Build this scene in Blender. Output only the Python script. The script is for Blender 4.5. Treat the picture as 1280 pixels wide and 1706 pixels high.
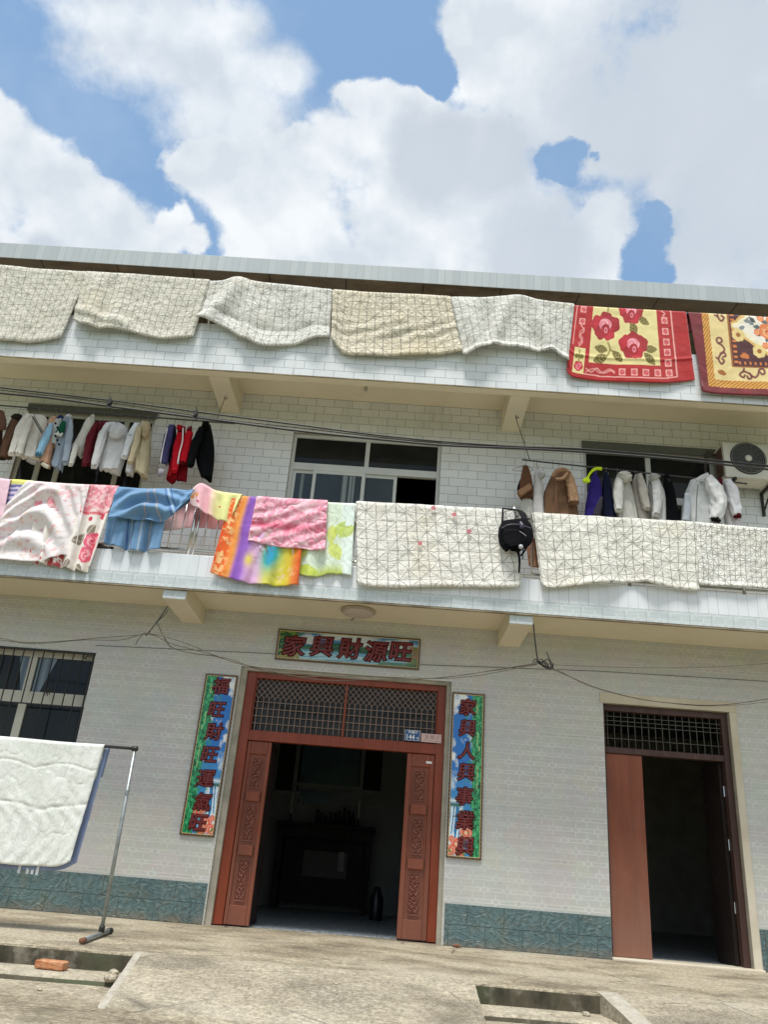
import bpy, bmesh, math, random
import numpy as np
from mathutils import Vector, Matrix
random.seed(7)
for o in list(bpy.data.objects): bpy.data.objects.remove(o)
SC = bpy.context.scene; COL = SC.collection
rad = math.radians

# ------------------------------------------------------------------ camera
FPX = 1328.436; PIT = rad(23.92774); ROL = rad(4.682225); YAW = rad(-1.74935)
CAM = np.array([0.0, -10.0, 0.73588])
_f = np.array([math.sin(YAW)*math.cos(PIT), math.cos(YAW)*math.cos(PIT), math.sin(PIT)])
_r0 = np.array([math.cos(YAW), -math.sin(YAW), 0.0]); _u0 = np.cross(_r0, _f)
_r = math.cos(ROL)*_r0 + math.sin(ROL)*_u0; _u = -math.sin(ROL)*_r0 + math.cos(ROL)*_u0
cd = bpy.data.cameras.new('camera'); cam = bpy.data.objects.new('camera', cd); COL.objects.link(cam)
m = Matrix.Identity(4)
for i in range(3):
    m[i][0] = _r[i]; m[i][1] = _u[i]; m[i][2] = -_f[i]; m[i][3] = CAM[i]
cam.matrix_world = m
cd.sensor_fit = 'HORIZONTAL'; cd.sensor_width = 36; cd.lens = 36*FPX/1280
cd.clip_start = 0.05; cd.clip_end = 5000
SC.camera = cam
def ray(px, py): return _f + _r*((px-640)/FPX) - _u*((py-853)/FPX)
def at(px, py, Y):                      # measured point -> real place on the plane y = Y
    d = ray(px, py); return CAM + d*((Y-CAM[1])/d[1])
def atz(px, py, Z):
    d = ray(px, py); return CAM + d*((Z-CAM[2])/d[2])
def sky_dir(px, py):
    d = ray(px, py); return d/np.linalg.norm(d)

# ------------------------------------------------------------------ render / colour
SC.render.engine = 'CYCLES'
SC.cycles.use_denoising = True
SC.cycles.max_bounces = 8; SC.cycles.diffuse_bounces = 5
SC.view_settings.view_transform = 'Standard'; SC.view_settings.look = 'None'
SC.view_settings.gamma = 1; SC.view_settings.exposure = 0.5

# ------------------------------------------------------------------ node helpers
T = None
def nd(t, **kw):
    n = T.nodes.new(t)
    for k, v in kw.items(): setattr(n, k, v)
    return n
def put(sock, v):
    if isinstance(v, bpy.types.NodeSocket): T.links.new(v, sock)
    elif v is not None:
        if hasattr(sock.default_value, '__len__') and not isinstance(v, (int, float)):
            v = tuple(v)
            if len(sock.default_value) == 4 and len(v) == 3: v = v + (1,)
        sock.default_value = v
def ma(op, a, b=None, c=None, clamp=False):
    n = nd('ShaderNodeMath', operation=op); n.use_clamp = clamp
    put(n.inputs[0], a)
    if b is not None: put(n.inputs[1], b)
    if c is not None: put(n.inputs[2], c)
    return n.outputs[0]
def add(a, b): return ma('ADD', a, b)
def sub(a, b): return ma('SUBTRACT', a, b)
def mul(a, b): return ma('MULTIPLY', a, b)
def mx(a, b): return ma('MAXIMUM', a, b)
def mn(a, b): return ma('MINIMUM', a, b)
def ab(a): return ma('ABSOLUTE', a)
def lt(a, b): return ma('LESS_THAN', a, b)
def gt(a, b): return ma('GREATER_THAN', a, b)
def fr(a): return ma('FRACT', a)
def mr(v, a, b, c=0.0, d=1.0, smooth=False):
    n = nd('ShaderNodeMapRange'); n.clamp = True
    if smooth: n.interpolation_type = 'SMOOTHSTEP'
    put(n.inputs[0], v); put(n.inputs[1], a); put(n.inputs[2], b); put(n.inputs[3], c); put(n.inputs[4], d)
    return n.outputs[0]
def mixc(f, a, b, mode='MIX'):
    n = nd('ShaderNodeMix', data_type='RGBA', blend_type=mode)
    put(n.inputs[0], f); put(n.inputs[6], a); put(n.inputs[7], b)
    return n.outputs[2]
def sep(v):
    n = nd('ShaderNodeSeparateXYZ'); put(n.inputs[0], v); return n.outputs
def comb(x, y, z=0.0):
    n = nd('ShaderNodeCombineXYZ'); put(n.inputs[0], x); put(n.inputs[1], y); put(n.inputs[2], z); return n.outputs[0]
def noise(v, s, det=4.0, rough=.55, dist=0.0):
    n = nd('ShaderNodeTexNoise'); put(n.inputs['Vector'], v); put(n.inputs['Scale'], s)
    put(n.inputs['Detail'], det); put(n.inputs['Roughness'], rough); put(n.inputs['Distortion'], dist)
    return n.outputs[0]
def voro(v, s, feat='F1', out=0):
    n = nd('ShaderNodeTexVoronoi', feature=feat); put(n.inputs['Vector'], v); put(n.inputs['Scale'], s); return n.outputs[out]
def vscale(v, x, y, z):
    n = nd('ShaderNodeVectorMath', operation='MULTIPLY'); put(n.inputs[0], v); put(n.inputs[1], (x, y, z)); return n.outputs[0]
def ramp(f, stops):
    n = nd('ShaderNodeValToRGB'); put(n.inputs[0], f); e = n.color_ramp.elements
    while len(e) < len(stops): e.new(.5)
    for q, (p, c) in zip(e, stops):
        q.position = p; q.color = tuple(c)+(1,) if len(c) == 3 else c
    return n.outputs[0]
def objco(): return nd('ShaderNodeTexCoord').outputs['Object']
def uvco(): return nd('ShaderNodeTexCoord').outputs['UV']
def bump(h, strength=.3, dist=.01, nrm=None):
    n = nd('ShaderNodeBump'); put(n.inputs['Height'], h); n.inputs['Strength'].default_value = strength
    n.inputs['Distance'].default_value = dist
    if nrm is not None: put(n.inputs['Normal'], nrm)
    return n.outputs[0]
MATS = {}
def material(name, fn, rough=.6, **kw):
    global T
    if name in MATS: return MATS[name]
    mt = bpy.data.materials.new(name); mt.use_nodes = True; T = mt.node_tree
    p = T.nodes['Principled BSDF']; p.inputs['Roughness'].default_value = rough
    for k, v in kw.items(): p.inputs[k].default_value = v
    r = fn(p)
    if r is not None: put(p.inputs['Base Color'], r)
    MATS[name] = mt; return mt
def lin(h):                                  # '#rrggbb' -> linear
    h = h.lstrip('#'); c = [int(h[i:i+2], 16)/255 for i in (0, 2, 4)]
    return tuple(x/12.92 if x <= .04045 else ((x+.055)/1.055)**2.4 for x in c)
def plain(name, c, rough=.6, var=.12, scale=6, bmp=0, bscale=60, **kw):
    def fn(p):
        co = objco(); n = noise(co, scale, 5)
        if bmp: put(p.inputs['Normal'], bump(noise(co, bscale, 3), bmp, .006))
        return mixc(mr(n, .3, .7), tuple(x*(1-var) for x in c), tuple(min(1, x*(1+var)) for x in c))
    return material(name, fn, rough, **kw)

# ------------------------------------------------------------------ world: sky with clouds
w = bpy.data.worlds.new("World"); SC.world = w; w.use_nodes = True; T = w.node_tree
SUN_EL = rad(68); SUN_DIR = Vector((-.35, -1, 0)).normalized()*math.cos(SUN_EL) + Vector((0, 0, math.sin(SUN_EL)))
sky = nd('ShaderNodeTexSky', sky_type='NISHITA'); sky.sun_disc = False
sky.sun_elevation = SUN_EL; sky.sun_rotation = math.atan2(SUN_DIR.x, SUN_DIR.y)
sky.air_density = 1.0; sky.dust_density = 1.6; sky.ozone_density = 1.0
bg = T.nodes['Background']; bg.inputs['Strength'].default_value = .088
D = nd('ShaderNodeTexCoord').outputs['Generated']
def warp(v, sc, amt):
    n = nd('ShaderNodeTexNoise'); put(n.inputs['Vector'], v); put(n.inputs['Scale'], sc); put(n.inputs['Detail'], 6.0); put(n.inputs['Roughness'], .6)
    a = nd('ShaderNodeVectorMath', operation='SUBTRACT'); put(a.inputs[0], n.outputs['Color']); put(a.inputs[1], (.5, .5, .5))
    b = nd('ShaderNodeVectorMath', operation='MULTIPLY_ADD'); put(b.inputs[0], a.outputs[0]); put(b.inputs[1], (amt,)*3); put(b.inputs[2], v); return b.outputs[0]
DW = warp(D, 6.5, .11)
def blobs(lst):
    cur = None
    for (x, y, r) in lst:
        c = sky_dir(x, y); R = np.linalg.norm(sky_dir(x+r, y)-c)
        n = nd('ShaderNodeVectorMath', operation='DISTANCE'); put(n.inputs[0], DW); put(n.inputs[1], tuple(c))
        v = ma('MULTIPLY_ADD', n.outputs['Value'], -1/R, 1.0)
        cur = v if cur is None else ma('SMOOTH_MAX', cur, v, .35)
    return cur
wisp = blobs([(190, 10, 130), (300, 50, 150), (390, 30, 80), (380, 140, 120), (430, 220, 110), (470, 130, 70), (480, 300, 80)])
cum = blobs([(-60, 300, 190), (20, 390, 170), (110, 370, 110), (160, 430, 120), (278, 388, 36), (308, 398, 30), (296, 362, 24), (250, 405, 34), (0, 190, 60), (-200, 150, 180),
             (330, 270, 52), (395, 300, 95), (480, 330, 130), (430, 420, 90), (500, 235, 40), (600, 175, 48), (640, 200, 60), (700, 210, 62), (570, 290, 110),
             (690, 330, 150), (800, 300, 130), (850, 420, 140), (960, 420, 90), (780, 70, 60), (850, 60, 120), (800, 120, 75), (970, 90, 190), (1150, 130, 230),
             (1270, 330, 230), (1180, 440, 100), (880, 170, 100), (1010, 210, 130), (1000, 350, 60), (700, 450, 150), (560, 430, 70), (1130, 240, 110)])
hole = blobs([(925, 278, 46), (955, 250, 30), (900, 262, 26), (985, 262, 18), (1084, 335, 30), (1070, 372, 30), (1050, 425, 50), (1075, 450, 40), (845, 198, 22), (868, 186, 14), (1178, 412, 14), (722, 140, 34), (600, 60, 95), (690, 90, 70), (120, 130, 90), (200, 250, 50)])
n1 = noise(D, 7, 10, .62); n2 = noise(D, 26, 8, .65); n3 = noise(D, 2.2, 4, .5); n4 = noise(D, 4.5, 6, .55)
fn_ = add(mul(sub(n1, .5), 1.6), mul(sub(n2, .5), .35))
core = sub(mn(cum, .45), mul(mx(add(hole, mul(fn_, 1.0)), 0.0), .8))
fc = mr(add(core, mul(fn_, .9)), -.02, .34, smooth=True)
fw = mul(mr(add(wisp, mul(fn_, 1.0)), -.15, .6, smooth=True), .93)
veil = mul(mr(n4, .42, .75), .28)
rear = mul(mr(n3, .36, .52, smooth=True), mr(sep(D)[1], .15, -.1))      # broken cloud over the rest of the sky
alpha = mx(mx(mx(fc, fw), veil), rear)
shade = blobs([(1060, 190, 250), (1230, 330, 260), (740, 270, 110), (900, 420, 120), (60, 420, 60), (1150, 40, 240), (840, 260, 100)])
sh = mr(add(shade, mul(sub(n1, .5), 1.3)), -.05, .62, smooth=True)
edge = mr(add(cum, fn_), .1, 1.0)
nv_ = nd('ShaderNodeVectorMath', operation='ADD'); put(nv_.inputs[0], D); put(nv_.inputs[1], tuple(SUN_DIR*.03))
rel = mr(add(mul(sub(noise(D, 6, 5, .5), noise(nv_.outputs[0], 6, 5, .5)), 3.4), mul(sub(n1, .5), .5)), -.30, .26)
ccol = mixc(sh, (7.6, 7.9, 8.15), (4.75, 5.3, 6.0))
ccol = mixc(mul(sub(1.0, rel), .70), ccol, (4.6, 5.25, 6.0))
ccol = mixc(mul(edge, .22), ccol, (6.3, 6.7, 7.1))
blue = mixc(.55, vscale(sky.outputs[0], 1.75, 1.75, 1.75), (2.0, 3.65, 5.7))
skyc = mixc(alpha, blue, ccol)
put(bg.inputs['Color'], skyc)

# ------------------------------------------------------------------ sun (thin cloud in front of it: soft)
sl = bpy.data.lights.new('sun', 'SUN'); so = bpy.data.objects.new('sun', sl); COL.objects.link(so)
sl.energy = 2.9; sl.angle = rad(14); sl.color = (1, .965, .91)
so.rotation_euler = SUN_DIR.to_track_quat('Z', 'Y').to_euler(); so.location = (-6, -14, 25)

# ------------------------------------------------------------------ mesh helpers
class MB:
    def __init__(s): s.v = []; s.f = []; s.mi = []
    def quad(s, a, b, c, d, mi=0):
        n = len(s.v); s.v += [tuple(a), tuple(b), tuple(c), tuple(d)]; s.f.append((n, n+1, n+2, n+3)); s.mi.append(mi)
    def box(s, x0, x1, y0, y1, z0, z1, mi=0):
        n = len(s.v)
        s.v += [(x0,y0,z0),(x1,y0,z0),(x1,y1,z0),(x0,y1,z0),(x0,y0,z1),(x1,y0,z1),(x1,y1,z1),(x0,y1,z1)]
        for q in ((0,3,2,1),(4,5,6,7),(0,1,5,4),(1,2,6,5),(2,3,7,6),(3,0,4,7)): s.f.append(tuple(n+i for i in q)); s.mi.append(mi)
        return s
    def rings(s, rs, mi=0, cap=True):            # rs: list of rings (equal length point lists)
        k = len(rs[0]); n = len(s.v)
        for r in rs: s.v += [tuple(p) for p in r]
        for i in range(len(rs)-1):
            for j in range(k):
                a = n+i*k+j; b = n+i*k+(j+1) % k
                s.f.append((a, b, b+k, a+k)); s.mi.append(mi)
        if cap:
            for i, rev in ((0, True), (len(rs)-1, False)):
                c = np.mean(np.array(rs[i]), axis=0); s.v.append(tuple(c)); q = len(s.v)-1
                for j in range(k):
                    a = n+i*k+j; b = n+i*k+(j+1) % k
                    s.f.append((b, a, q) if rev else (a, b, q)); s.mi.append(mi)
        return s
    def tube(s, pts, r, seg=8, mi=0, smooth=True, sub=6, flat=1.0):
        pts = [np.array(p, float) for p in pts]
        rr = list(r) if hasattr(r, '__len__') else [r]*len(pts)
        if smooth and len(pts) > 2: pts, rr = spline(pts, rr, sub)
        rings = []; up = None
        for i, p in enumerate(pts):
            a = pts[max(i-1, 0)]; b = pts[min(i+1, len(pts)-1)]; t = b-a; t = t/(np.linalg.norm(t)+1e-9)
            if up is None:
                up = np.cross(t, (0, 1, 0)) if abs(t[1]) < .9 else np.cross(t, (1, 0, 0))
            x = up - t*np.dot(up, t); x = x/(np.linalg.norm(x)+1e-9); up = x; y = np.cross(t, x)
            rings.append([p + rr[i]*(math.cos(q)*x + flat*math.sin(q)*y) for q in np.linspace(0, 2*math.pi, seg, endpoint=False)])
        return s.rings(rings, mi)
    def lathe(s, c, prof, seg=20, mi=0, axis=2):  # prof: (radius, along-axis)
        rs = []
        for (r, h) in prof:
            ring = []
            for q in np.linspace(0, 2*math.pi, seg, endpoint=False):
                a, b = r*math.cos(q), r*math.sin(q)
                ring.append({2: (c[0]+a, c[1]+b, c[2]+h), 1: (c[0]+a, c[1]+h, c[2]+b), 0: (c[0]+h, c[1]+a, c[2]+b)}[axis])
            rs.append(ring)
        return s.rings(rs, mi)
    def wall(s, xs, zs, holes, y0, y1, mi=0, rmi=None):   # wall with rectangular openings; y0 front, y1 back
        rmi = mi if rmi is None else rmi
        X = sorted(set(list(xs)+[h[0] for h in holes]+[h[1] for h in holes])); Z = sorted(set(list(zs)+[h[2] for h in holes]+[h[3] for h in holes]))
        def op(i, j):
            if i < 0 or j < 0 or i >= len(X)-1 or j >= len(Z)-1: return None
            cx = (X[i]+X[i+1])/2; cz = (Z[j]+Z[j+1])/2
            return any(h[0] < cx < h[1] and h[2] < cz < h[3] for h in holes)
        for i in range(len(X)-1):
            for j in range(len(Z)-1):
                if op(i, j): continue
                a, b, c, d = X[i], X[i+1], Z[j], Z[j+1]
                s.quad((a,y0,c),(b,y0,c),(b,y0,d),(a,y0,d), mi); s.quad((b,y1,c),(a,y1,c),(a,y1,d),(b,y1,d), mi)
                for (di, dj, q) in ((-1,0,((a,y1,c),(a,y0,c),(a,y0,d),(a,y1,d))), (1,0,((b,y0,c),(b,y1,c),(b,y1,d),(b,y0,d))),
                                    (0,-1,((a,y1,c),(b,y1,c),(b,y0,c),(a,y0,c))), (0,1,((a,y0,d),(b,y0,d),(b,y1,d),(a,y1,d)))):
                    o = op(i+di, j+dj)
                    if o is None or o: s.quad(*q, rmi if o else mi)
        return s
    def build(s, name, mats, parent=None, smooth=False, bevel=0):
        me = bpy.data.meshes.new(name)
        off = np.array(parent.matrix_world.translation) if parent is not None else np.zeros(3)
        if parent is not None and parent.parent is None: off = np.array(parent.location)
        elif parent is not None: off = np.array(parent.location)+np.array(parent.parent.location)
        me.from_pydata([tuple(np.array(p)-off) for p in s.v], [], s.f)
        mats = mats if isinstance(mats, (list, tuple)) else [mats]
        for mm in mats: me.materials.append(mm)
        me.polygons.foreach_set('material_index', s.mi)
        if smooth: me.polygons.foreach_set('use_smooth', [True]*len(s.f))
        me.validate(); me.update()
        o = bpy.data.objects.new(name, me); COL.objects.link(o)
        if parent is not None: o.parent = parent
        if bevel:
            b = o.modifiers.new('bevel', 'BEVEL'); b.width = bevel; b.segments = 2; b.limit_method = 'ANGLE'; b.angle_limit = rad(40)
        return o
def spline(pts, rr, sub):
    P = [2*pts[0]-pts[1]]+list(pts)+[2*pts[-1]-pts[-2]]; Q = [rr[0]]+list(rr)+[rr[-1]]
    op, orr = [], []
    for i in range(1, len(P)-2):
        for k in range(sub):
            t = k/sub; a, b, c, d = P[i-1], P[i], P[i+1], P[i+2]
            op.append(.5*((2*b)+(c-a)*t+(2*a-5*b+4*c-d)*t*t+(-a+3*b-3*c+d)*t**3)); orr.append(Q[i]*(1-t)+Q[i+1]*t)
    op.append(P[-2]); orr.append(Q[-2]); return op, orr
def thing(name, label, cat, loc=(0, 0, 0), group=None):
    o = bpy.data.objects.new(name, None); COL.objects.link(o); o.location = tuple(loc); o.empty_display_size = .2
    return tag(o, label, cat, group)
def tag(o, label, cat, group=None):
    o['label'] = label; o['category'] = cat
    if group: o['group'] = group
    return o
def struct(o): o['kind'] = 'structure'; return o
# value noise for prints and folds
_rng = np.random.RandomState(3); _tab = _rng.rand(256, 256)
def vn(x, y):
    x = np.asarray(x, float); y = np.asarray(y, float)
    xi = np.floor(x).astype(int); yi = np.floor(y).astype(int); fx = x-xi; fy = y-yi
    fx = fx*fx*(3-2*fx); fy = fy*fy*(3-2*fy)
    g = lambda a, b: _tab[a & 255, b & 255]
    return (g(xi, yi)*(1-fx)+g(xi+1, yi)*fx)*(1-fy)+(g(xi, yi+1)*(1-fx)+g(xi+1, yi+1)*fx)*fy
def fbm(x, y, o=4):
    s = 0; a = .5; t = 0
    for i in range(o): s = s+a*vn(x*2**i+17*i, y*2**i+5*i); t += a; a *= .5
    return s/t
def poly(pts, t):                               # point at fraction t along a polyline (by x-chord length)
    P = np.array(pts, float); L = np.concatenate([[0], np.cumsum(np.linalg.norm(np.diff(P, axis=0), axis=1))]); L /= L[-1]
    return np.stack([np.interp(t, L, P[:, k]) for k in range(P.shape[1])], -1)

# ------------------------------------------------------------------ materials of the setting
def xz(): s = sep(objco()); return s[0], s[1], s[2]
def hexlines(x, z, pu, pv):
    """white diamond-net decoration of the ground-floor tiles"""
    tot = None
    for (ou, ov) in ((0, 0), (.5, .5)):
        du = mul(ab(sub(fr(add(mul(x, 1/pu), ou)), .5)), pu); dv = mul(ab(sub(fr(add(mul(z, 1/pv), ov)), .5)), pv)
        dia = add(mul(du, 1/.055), mul(dv, 1/.030))
        a = mr(ab(sub(dia, 1)), .0, .22, 1, 0)
        h = mul(mr(ab(sub(dv, .019)), .0015, .0055, 1, 0), gt(du, .03))
        v = mul(mr(du, .001, .005, 1, 0), gt(dv, .028)); v = mul(v, lt(dv, .075))
        t = mx(mx(mul(a, lt(dv, .034)), mul(h, .8)), v)
        tot = t if tot is None else mx(tot, t)
    h2 = mr(ab(sub(ab(sub(fr(add(mul(z, 2/pv), .0)), .5)), .5)), .0, .03, .55, 0)
    return mx(tot, h2)
def m_groundtile(p):
    x, y, z = xz(); co = objco()
    L = hexlines(x, z, .262, .236)
    fade = mr(noise(co, 1.4, 3), .35, .65, .35, 1)
    band = noise(comb(mul(x, 3), mul(z, 42)), 1, 3)
    base = mixc(mr(band, .3, .7), (.485, .485, .455), (.57, .57, .535))
    base = mixc(mr(noise(co, .7, 4), .35, .7), base, (.55, .545, .51))
    gr = voro(comb(mul(x, 3.8), mul(z, 4.23), 0), 1, 'F1', 1)      # tile-to-tile tone
    base = mixc(.07, base, gr, 'MULTIPLY')
    joint = mul(mx(lt(fr(mul(x, 1/.524)), .004), lt(fr(mul(z, 1/.472)), .006)), mr(noise(co, 2.3, 2), .45, .6))
    c = mixc(mul(L, mul(fade, .8)), base, (.80, .815, .80))
    c = mixc(mul(joint, .6), c, (.12, .12, .11))
    st = mr(noise(vscale(co, 6, 1, .35), 1.0, 5), .62, .8)         # old water runs
    c = mixc(mul(st, .22), c, (.27, .26, .2))
    put(p.inputs['Roughness'], mr(noise(co, 9, 3), .3, .7, .22, .42))
    put(p.inputs['Normal'], bump(add(mul(L, .6), noise(co, 6, 2)), .12, .004)); return c
GTILE = material('ground_floor_tile', m_groundtile, .3)
def bricktile(x, z, tw, th, jw, ox=0.0, oz=0.0):
    zz = mul(sub(z, oz), 1/th); row = ma('FLOOR', zz)
    xx = add(mul(sub(x, ox), 1/tw), mul(row, .5))
    fx = fr(xx); fz = fr(zz)
    j = mx(mx(lt(fx, jw/tw), gt(fx, 1-jw/tw*.0001)), lt(fz, jw/th))
    n = nd('ShaderNodeTexWhiteNoise', noise_dimensions='2D'); put(n.inputs[0], comb(ma('FLOOR', xx), row))
    return j, n.outputs[0], fx, fz
def m_bricktile(tw, th, ox, oz, c0, c1, jc, jw=.0052):
    def fn(p):
        x, y, z = xz(); co = objco(); j, r, fx, fz = bricktile(x, z, tw, th, jw, ox, oz)
        c = mixc(r, c0, c1); c = mixc(mul(mr(noise(co, 1.3, 5), .45, .75), .14), c, (.42, .39, .30))
        st = mul(mr(noise(vscale(co, 9, 1, .4), 1, 5), .55, .8), .28); c = mixc(st, c, (.3, .28, .22))
        c = mixc(mul(j, .9), c, mixc(noise(co, 14, 3), jc, tuple(q*1.9 for q in jc)))
        put(p.inputs['Roughness'], mr(noise(co, 7, 3), .3, .7, .14, .3))
        hgt = add(mul(sub(1.0, j), 1.0), mul(noise(comb(add(x, mul(r, 7)), z), 9, 2), .25))
        put(p.inputs['Normal'], bump(hgt, .35, .004)); return c
    return fn
UTILE = material('white_brick_tile_upper_wall', m_bricktile(.2645, .127, .03, .052, (.73, .745, .745), (.80, .81, .805), (.095, .095, .09)), .2)  # white tile of the upper floor wall, its own tone
PTILE = material('white_parapet_tile', m_bricktile(.269, .128, .12, 6.69, (.70, .735, .755), (.765, .795, .81), (.09, .10, .10)), .2)
def m_vert(tw, z0, hh, c0, c1, jc, jw):
    def fn(p):
        x, y, z = xz(); co = objco(); fx = mul(x, 1/tw); n = nd('ShaderNodeTexWhiteNoise', noise_dimensions='1D'); put(n.inputs['W'], ma('FLOOR', fx))
        j = lt(fr(fx), jw/tw); wk = mr(n.outputs[0], 0, 1, .25, 1)
        c = mixc(n.outputs[0], c0, c1); c = mixc(mul(mr(noise(vscale(co, 7, 1, .8), 1, 5), .5, .8), .2), c, (.35, .35, .32))
        c = mixc(mul(j, wk), c, jc); put(p.inputs['Normal'], bump(sub(1.0, j), .3, .003)); return c
    return fn
VTILE = material('white_upright_tile', m_vert(.1155, 0, 0, (.70, .735, .76), (.76, .79, .81), (.16, .17, .17), .0035), .2)
FTILE = material('blue_grey_fascia_tile', m_vert(.1135, 0, 0, (.44, .48, .50), (.51, .55, .56), (.19, .21, .22), .004), .3)
def m_band(p):
    x, y, z = xz(); L = hexlines(x, sub(z, 3.555), .251, .27)
    c = mixc(mr(noise(comb(mul(x, 4), mul(z, 60)), 1, 3), .3, .7), (.47, .53, .54), (.58, .63, .63))
    j = lt(fr(mul(sub(x, .09), 1/.251)), .02); c = mixc(mul(L, .7), c, (.8, .83, .82)); return mixc(mul(j, .6), c, (.2, .21, .2))
BAND = material('patterned_band_tile', m_band, .25)
def m_plinth(p):
    x, y, z = xz(); co = objco(); j, r, fx, fz = bricktile(x, z, .413, .21, .006, .37, 0.0)
    cc = vscale(comb(add(x, mul(r, 3.1)), z, r), 3.2, 4.6, 1)
    a = ab(sub(noise(cc, 1.6, 2, .5, 1.4), .5)); wv = nd('ShaderNodeTexWave'); put(wv.inputs['Vector'], cc); wv.inputs['Scale'].default_value = 1.05
    wv.inputs['Distortion'].default_value = 9; wv.inputs['Detail'].default_value = 2; wv.inputs['Detail Scale'].default_value = 1.1
    h = add(mul(mr(a, 0, .11, 1, 0), .5), mul(wv.outputs[1], .8)); h = mul(h, sub(1.0, j))
    c = mixc(mr(noise(co, 2.5, 5), .35, .65), (.065, .12, .125), (.105, .17, .165))
    c = mixc(mul(r, .3), c, (.10, .165, .20)); c = mixc(mul(mr(h, .75, 1.15), .30), c, (.19, .255, .245))  # raised relief tinted paler: emboss highlights put into the colour
    c = mixc(mul(gt(noise(co, 38, 2), .74), .7), c, (.42, .44, .40))
    gri = mr(noise(vscale(co, 4, 1, 4), 1.5, 8, .7), .5, .68); c = mixc(mul(gri, .5), c, (.15, .14, .10))
    low = mul(mr(z, .0, .11, 1, 0), mr(noise(co, 5, 5, .65), .3, .6)); c = mixc(mul(low, .8), c, (.20, .15, .10))
    c = mixc(mul(j, .85), c, (.03, .045, .045))
    put(p.inputs['Normal'], bump(add(h, mul(noise(co, 40, 4), .4)), .75, .011)); return c
PLINTH = material('green_embossed_base_tile', m_plinth, .42)
def m_cream(p):
    co = objco(); n = noise(co, .9, 6, .6)
    c = mixc(mr(n, .35, .65), (.70, .625, .475), (.76, .69, .545)); c = mixc(mul(mr(noise(co, 5, 6), .6, .8), .3), c, (.45, .36, .23))
    put(p.inputs['Normal'], bump(noise(co, 30, 4), .12, .004)); return c
CREAM = material('cream_paint', m_cream, .75)
def m_lip(p):
    co = objco(); return mixc(mr(noise(co, 4, 6), .4, .7), (.20, .16, .11), (.42, .36, .25))
LIP = material('dirty_mortar_edge', m_lip, .9)
def m_plaster(p):
    co = objco(); c = mixc(mr(noise(co, 5, 6), .35, .65), (.30, .28, .225), (.42, .39, .315)); put(p.inputs['Normal'], bump(noise(co, 40, 4), .25, .005)); return c
PLASTER = material('grey_cement_render', m_plaster, .85)
def m_plaster2(p):
    co = objco(); c = mixc(mr(noise(co, 3, 6), .35, .65), (.56, .50, .38), (.66, .61, .49)); put(p.inputs['Normal'], bump(noise(co, 35, 4), .2, .005)); return c
PALEP = material('pale_render', m_plaster2, .85)
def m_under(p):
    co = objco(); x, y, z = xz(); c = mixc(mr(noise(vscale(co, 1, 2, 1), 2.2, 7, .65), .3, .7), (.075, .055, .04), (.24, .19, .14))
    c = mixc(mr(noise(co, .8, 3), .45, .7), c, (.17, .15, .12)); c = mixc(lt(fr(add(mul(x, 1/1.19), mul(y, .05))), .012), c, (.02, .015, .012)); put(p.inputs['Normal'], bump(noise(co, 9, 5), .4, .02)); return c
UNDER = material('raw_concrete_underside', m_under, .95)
def m_conc(shift):
    def fn(p):
        co = objco(); n = noise(vscale(co, .8, 1.2, 1), 1.1, 7, .62); f = noise(co, 26, 6, .65)
        c = ramp(n, [(.32, (.15, .125, .085)), (.45, (.315, .27, .195)), (.56, (.44, .39, .295)), (.72, (.40, .365, .29))])
        c = mixc(.75, c, mixc(mr(f, .38, .62), (.48, .46, .42), (1.28, 1.28, 1.25)), 'MULTIPLY'); f2 = noise(co, 55, 4, .7); c = mixc(.6, c, mixc(mr(f2, .40, .60), (.50, .48, .44), (1.32, 1.32, 1.3)), 'MULTIPLY')
        d = mr(noise(add_v(co, shift), 2.3, 7, .68), .52, .66); c = mixc(mul(d, .62), c, (.125, .105, .068))
        sp = gt(noise(co, 75, 2), .71); c = mixc(mul(sp, .5), c, (.14, .12, .09))
        lightp = mr(noise(add_v(co, 9+shift), .9, 6, .65), .52, .72); c = mixc(mul(lightp, .45), c, (.44, .40, .325))
        cr = mr(voro(vscale(co, .55, .9, 1), 1.3, 'DISTANCE_TO_EDGE'), .0, .011, 1, 0); c = mixc(mul(mul(cr, mr(noise(co, 1.6, 2), .46, .54)), .85), c, (.06, .05, .035))
        put(p.inputs['Normal'], bump(add(noise(co, 22, 6, .7), mul(noise(co, 120, 2), .4)), .35, .01)); return c
    return fn
def add_v(v, s):
    n = nd('ShaderNodeVectorMath', operation='ADD'); put(n.inputs[0], v); put(n.inputs[1], (s, s*.7, 0)); return n.outputs[0]
CONC = material('porch_concrete', m_conc(0), .9); CONC2 = material('ramp_concrete', m_conc(4.3), .9); CONC3 = material('yard_concrete', m_conc(8.1), .9)
def n_dist(co, p0, r):
    n = nd('ShaderNodeVectorMath', operation='DISTANCE'); put(n.inputs[0], co); put(n.inputs[1], p0); return mr(n.outputs['Value'], r, 0)
def m_rampc(p):
    c = m_conc(4.3)(p); co = objco(); f = noise(co, 60, 5, .7); c = mixc(mul(mr(f, .42, .66), .6), c, (.46, .425, .35)); d = mr(noise(add_v(co, 2), 1.5, 7, .7), .55, .68); d2 = mul(mr(add(n_dist(co, (-.25, -3.75, -.1), .62), mul(sub(noise(co, 5, 7, .72), .5), 1.6)), .15, .75), mr(noise(co, 34, 4, .7), .38, .6)); c = mixc(mul(d2, .62), c, (.10, .088, .06)); return mixc(mul(d, .55), c, (.13, .115, .08))
RAMPC = material('rough_ramp_concrete', m_rampc, .95); EDGEC = material('pale_mortar_edge', lambda p: mixc(mr(noise(objco(), 16, 6, .7), .35, .65), (.32, .29, .23), (.48, .445, .375)), .95)
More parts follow.
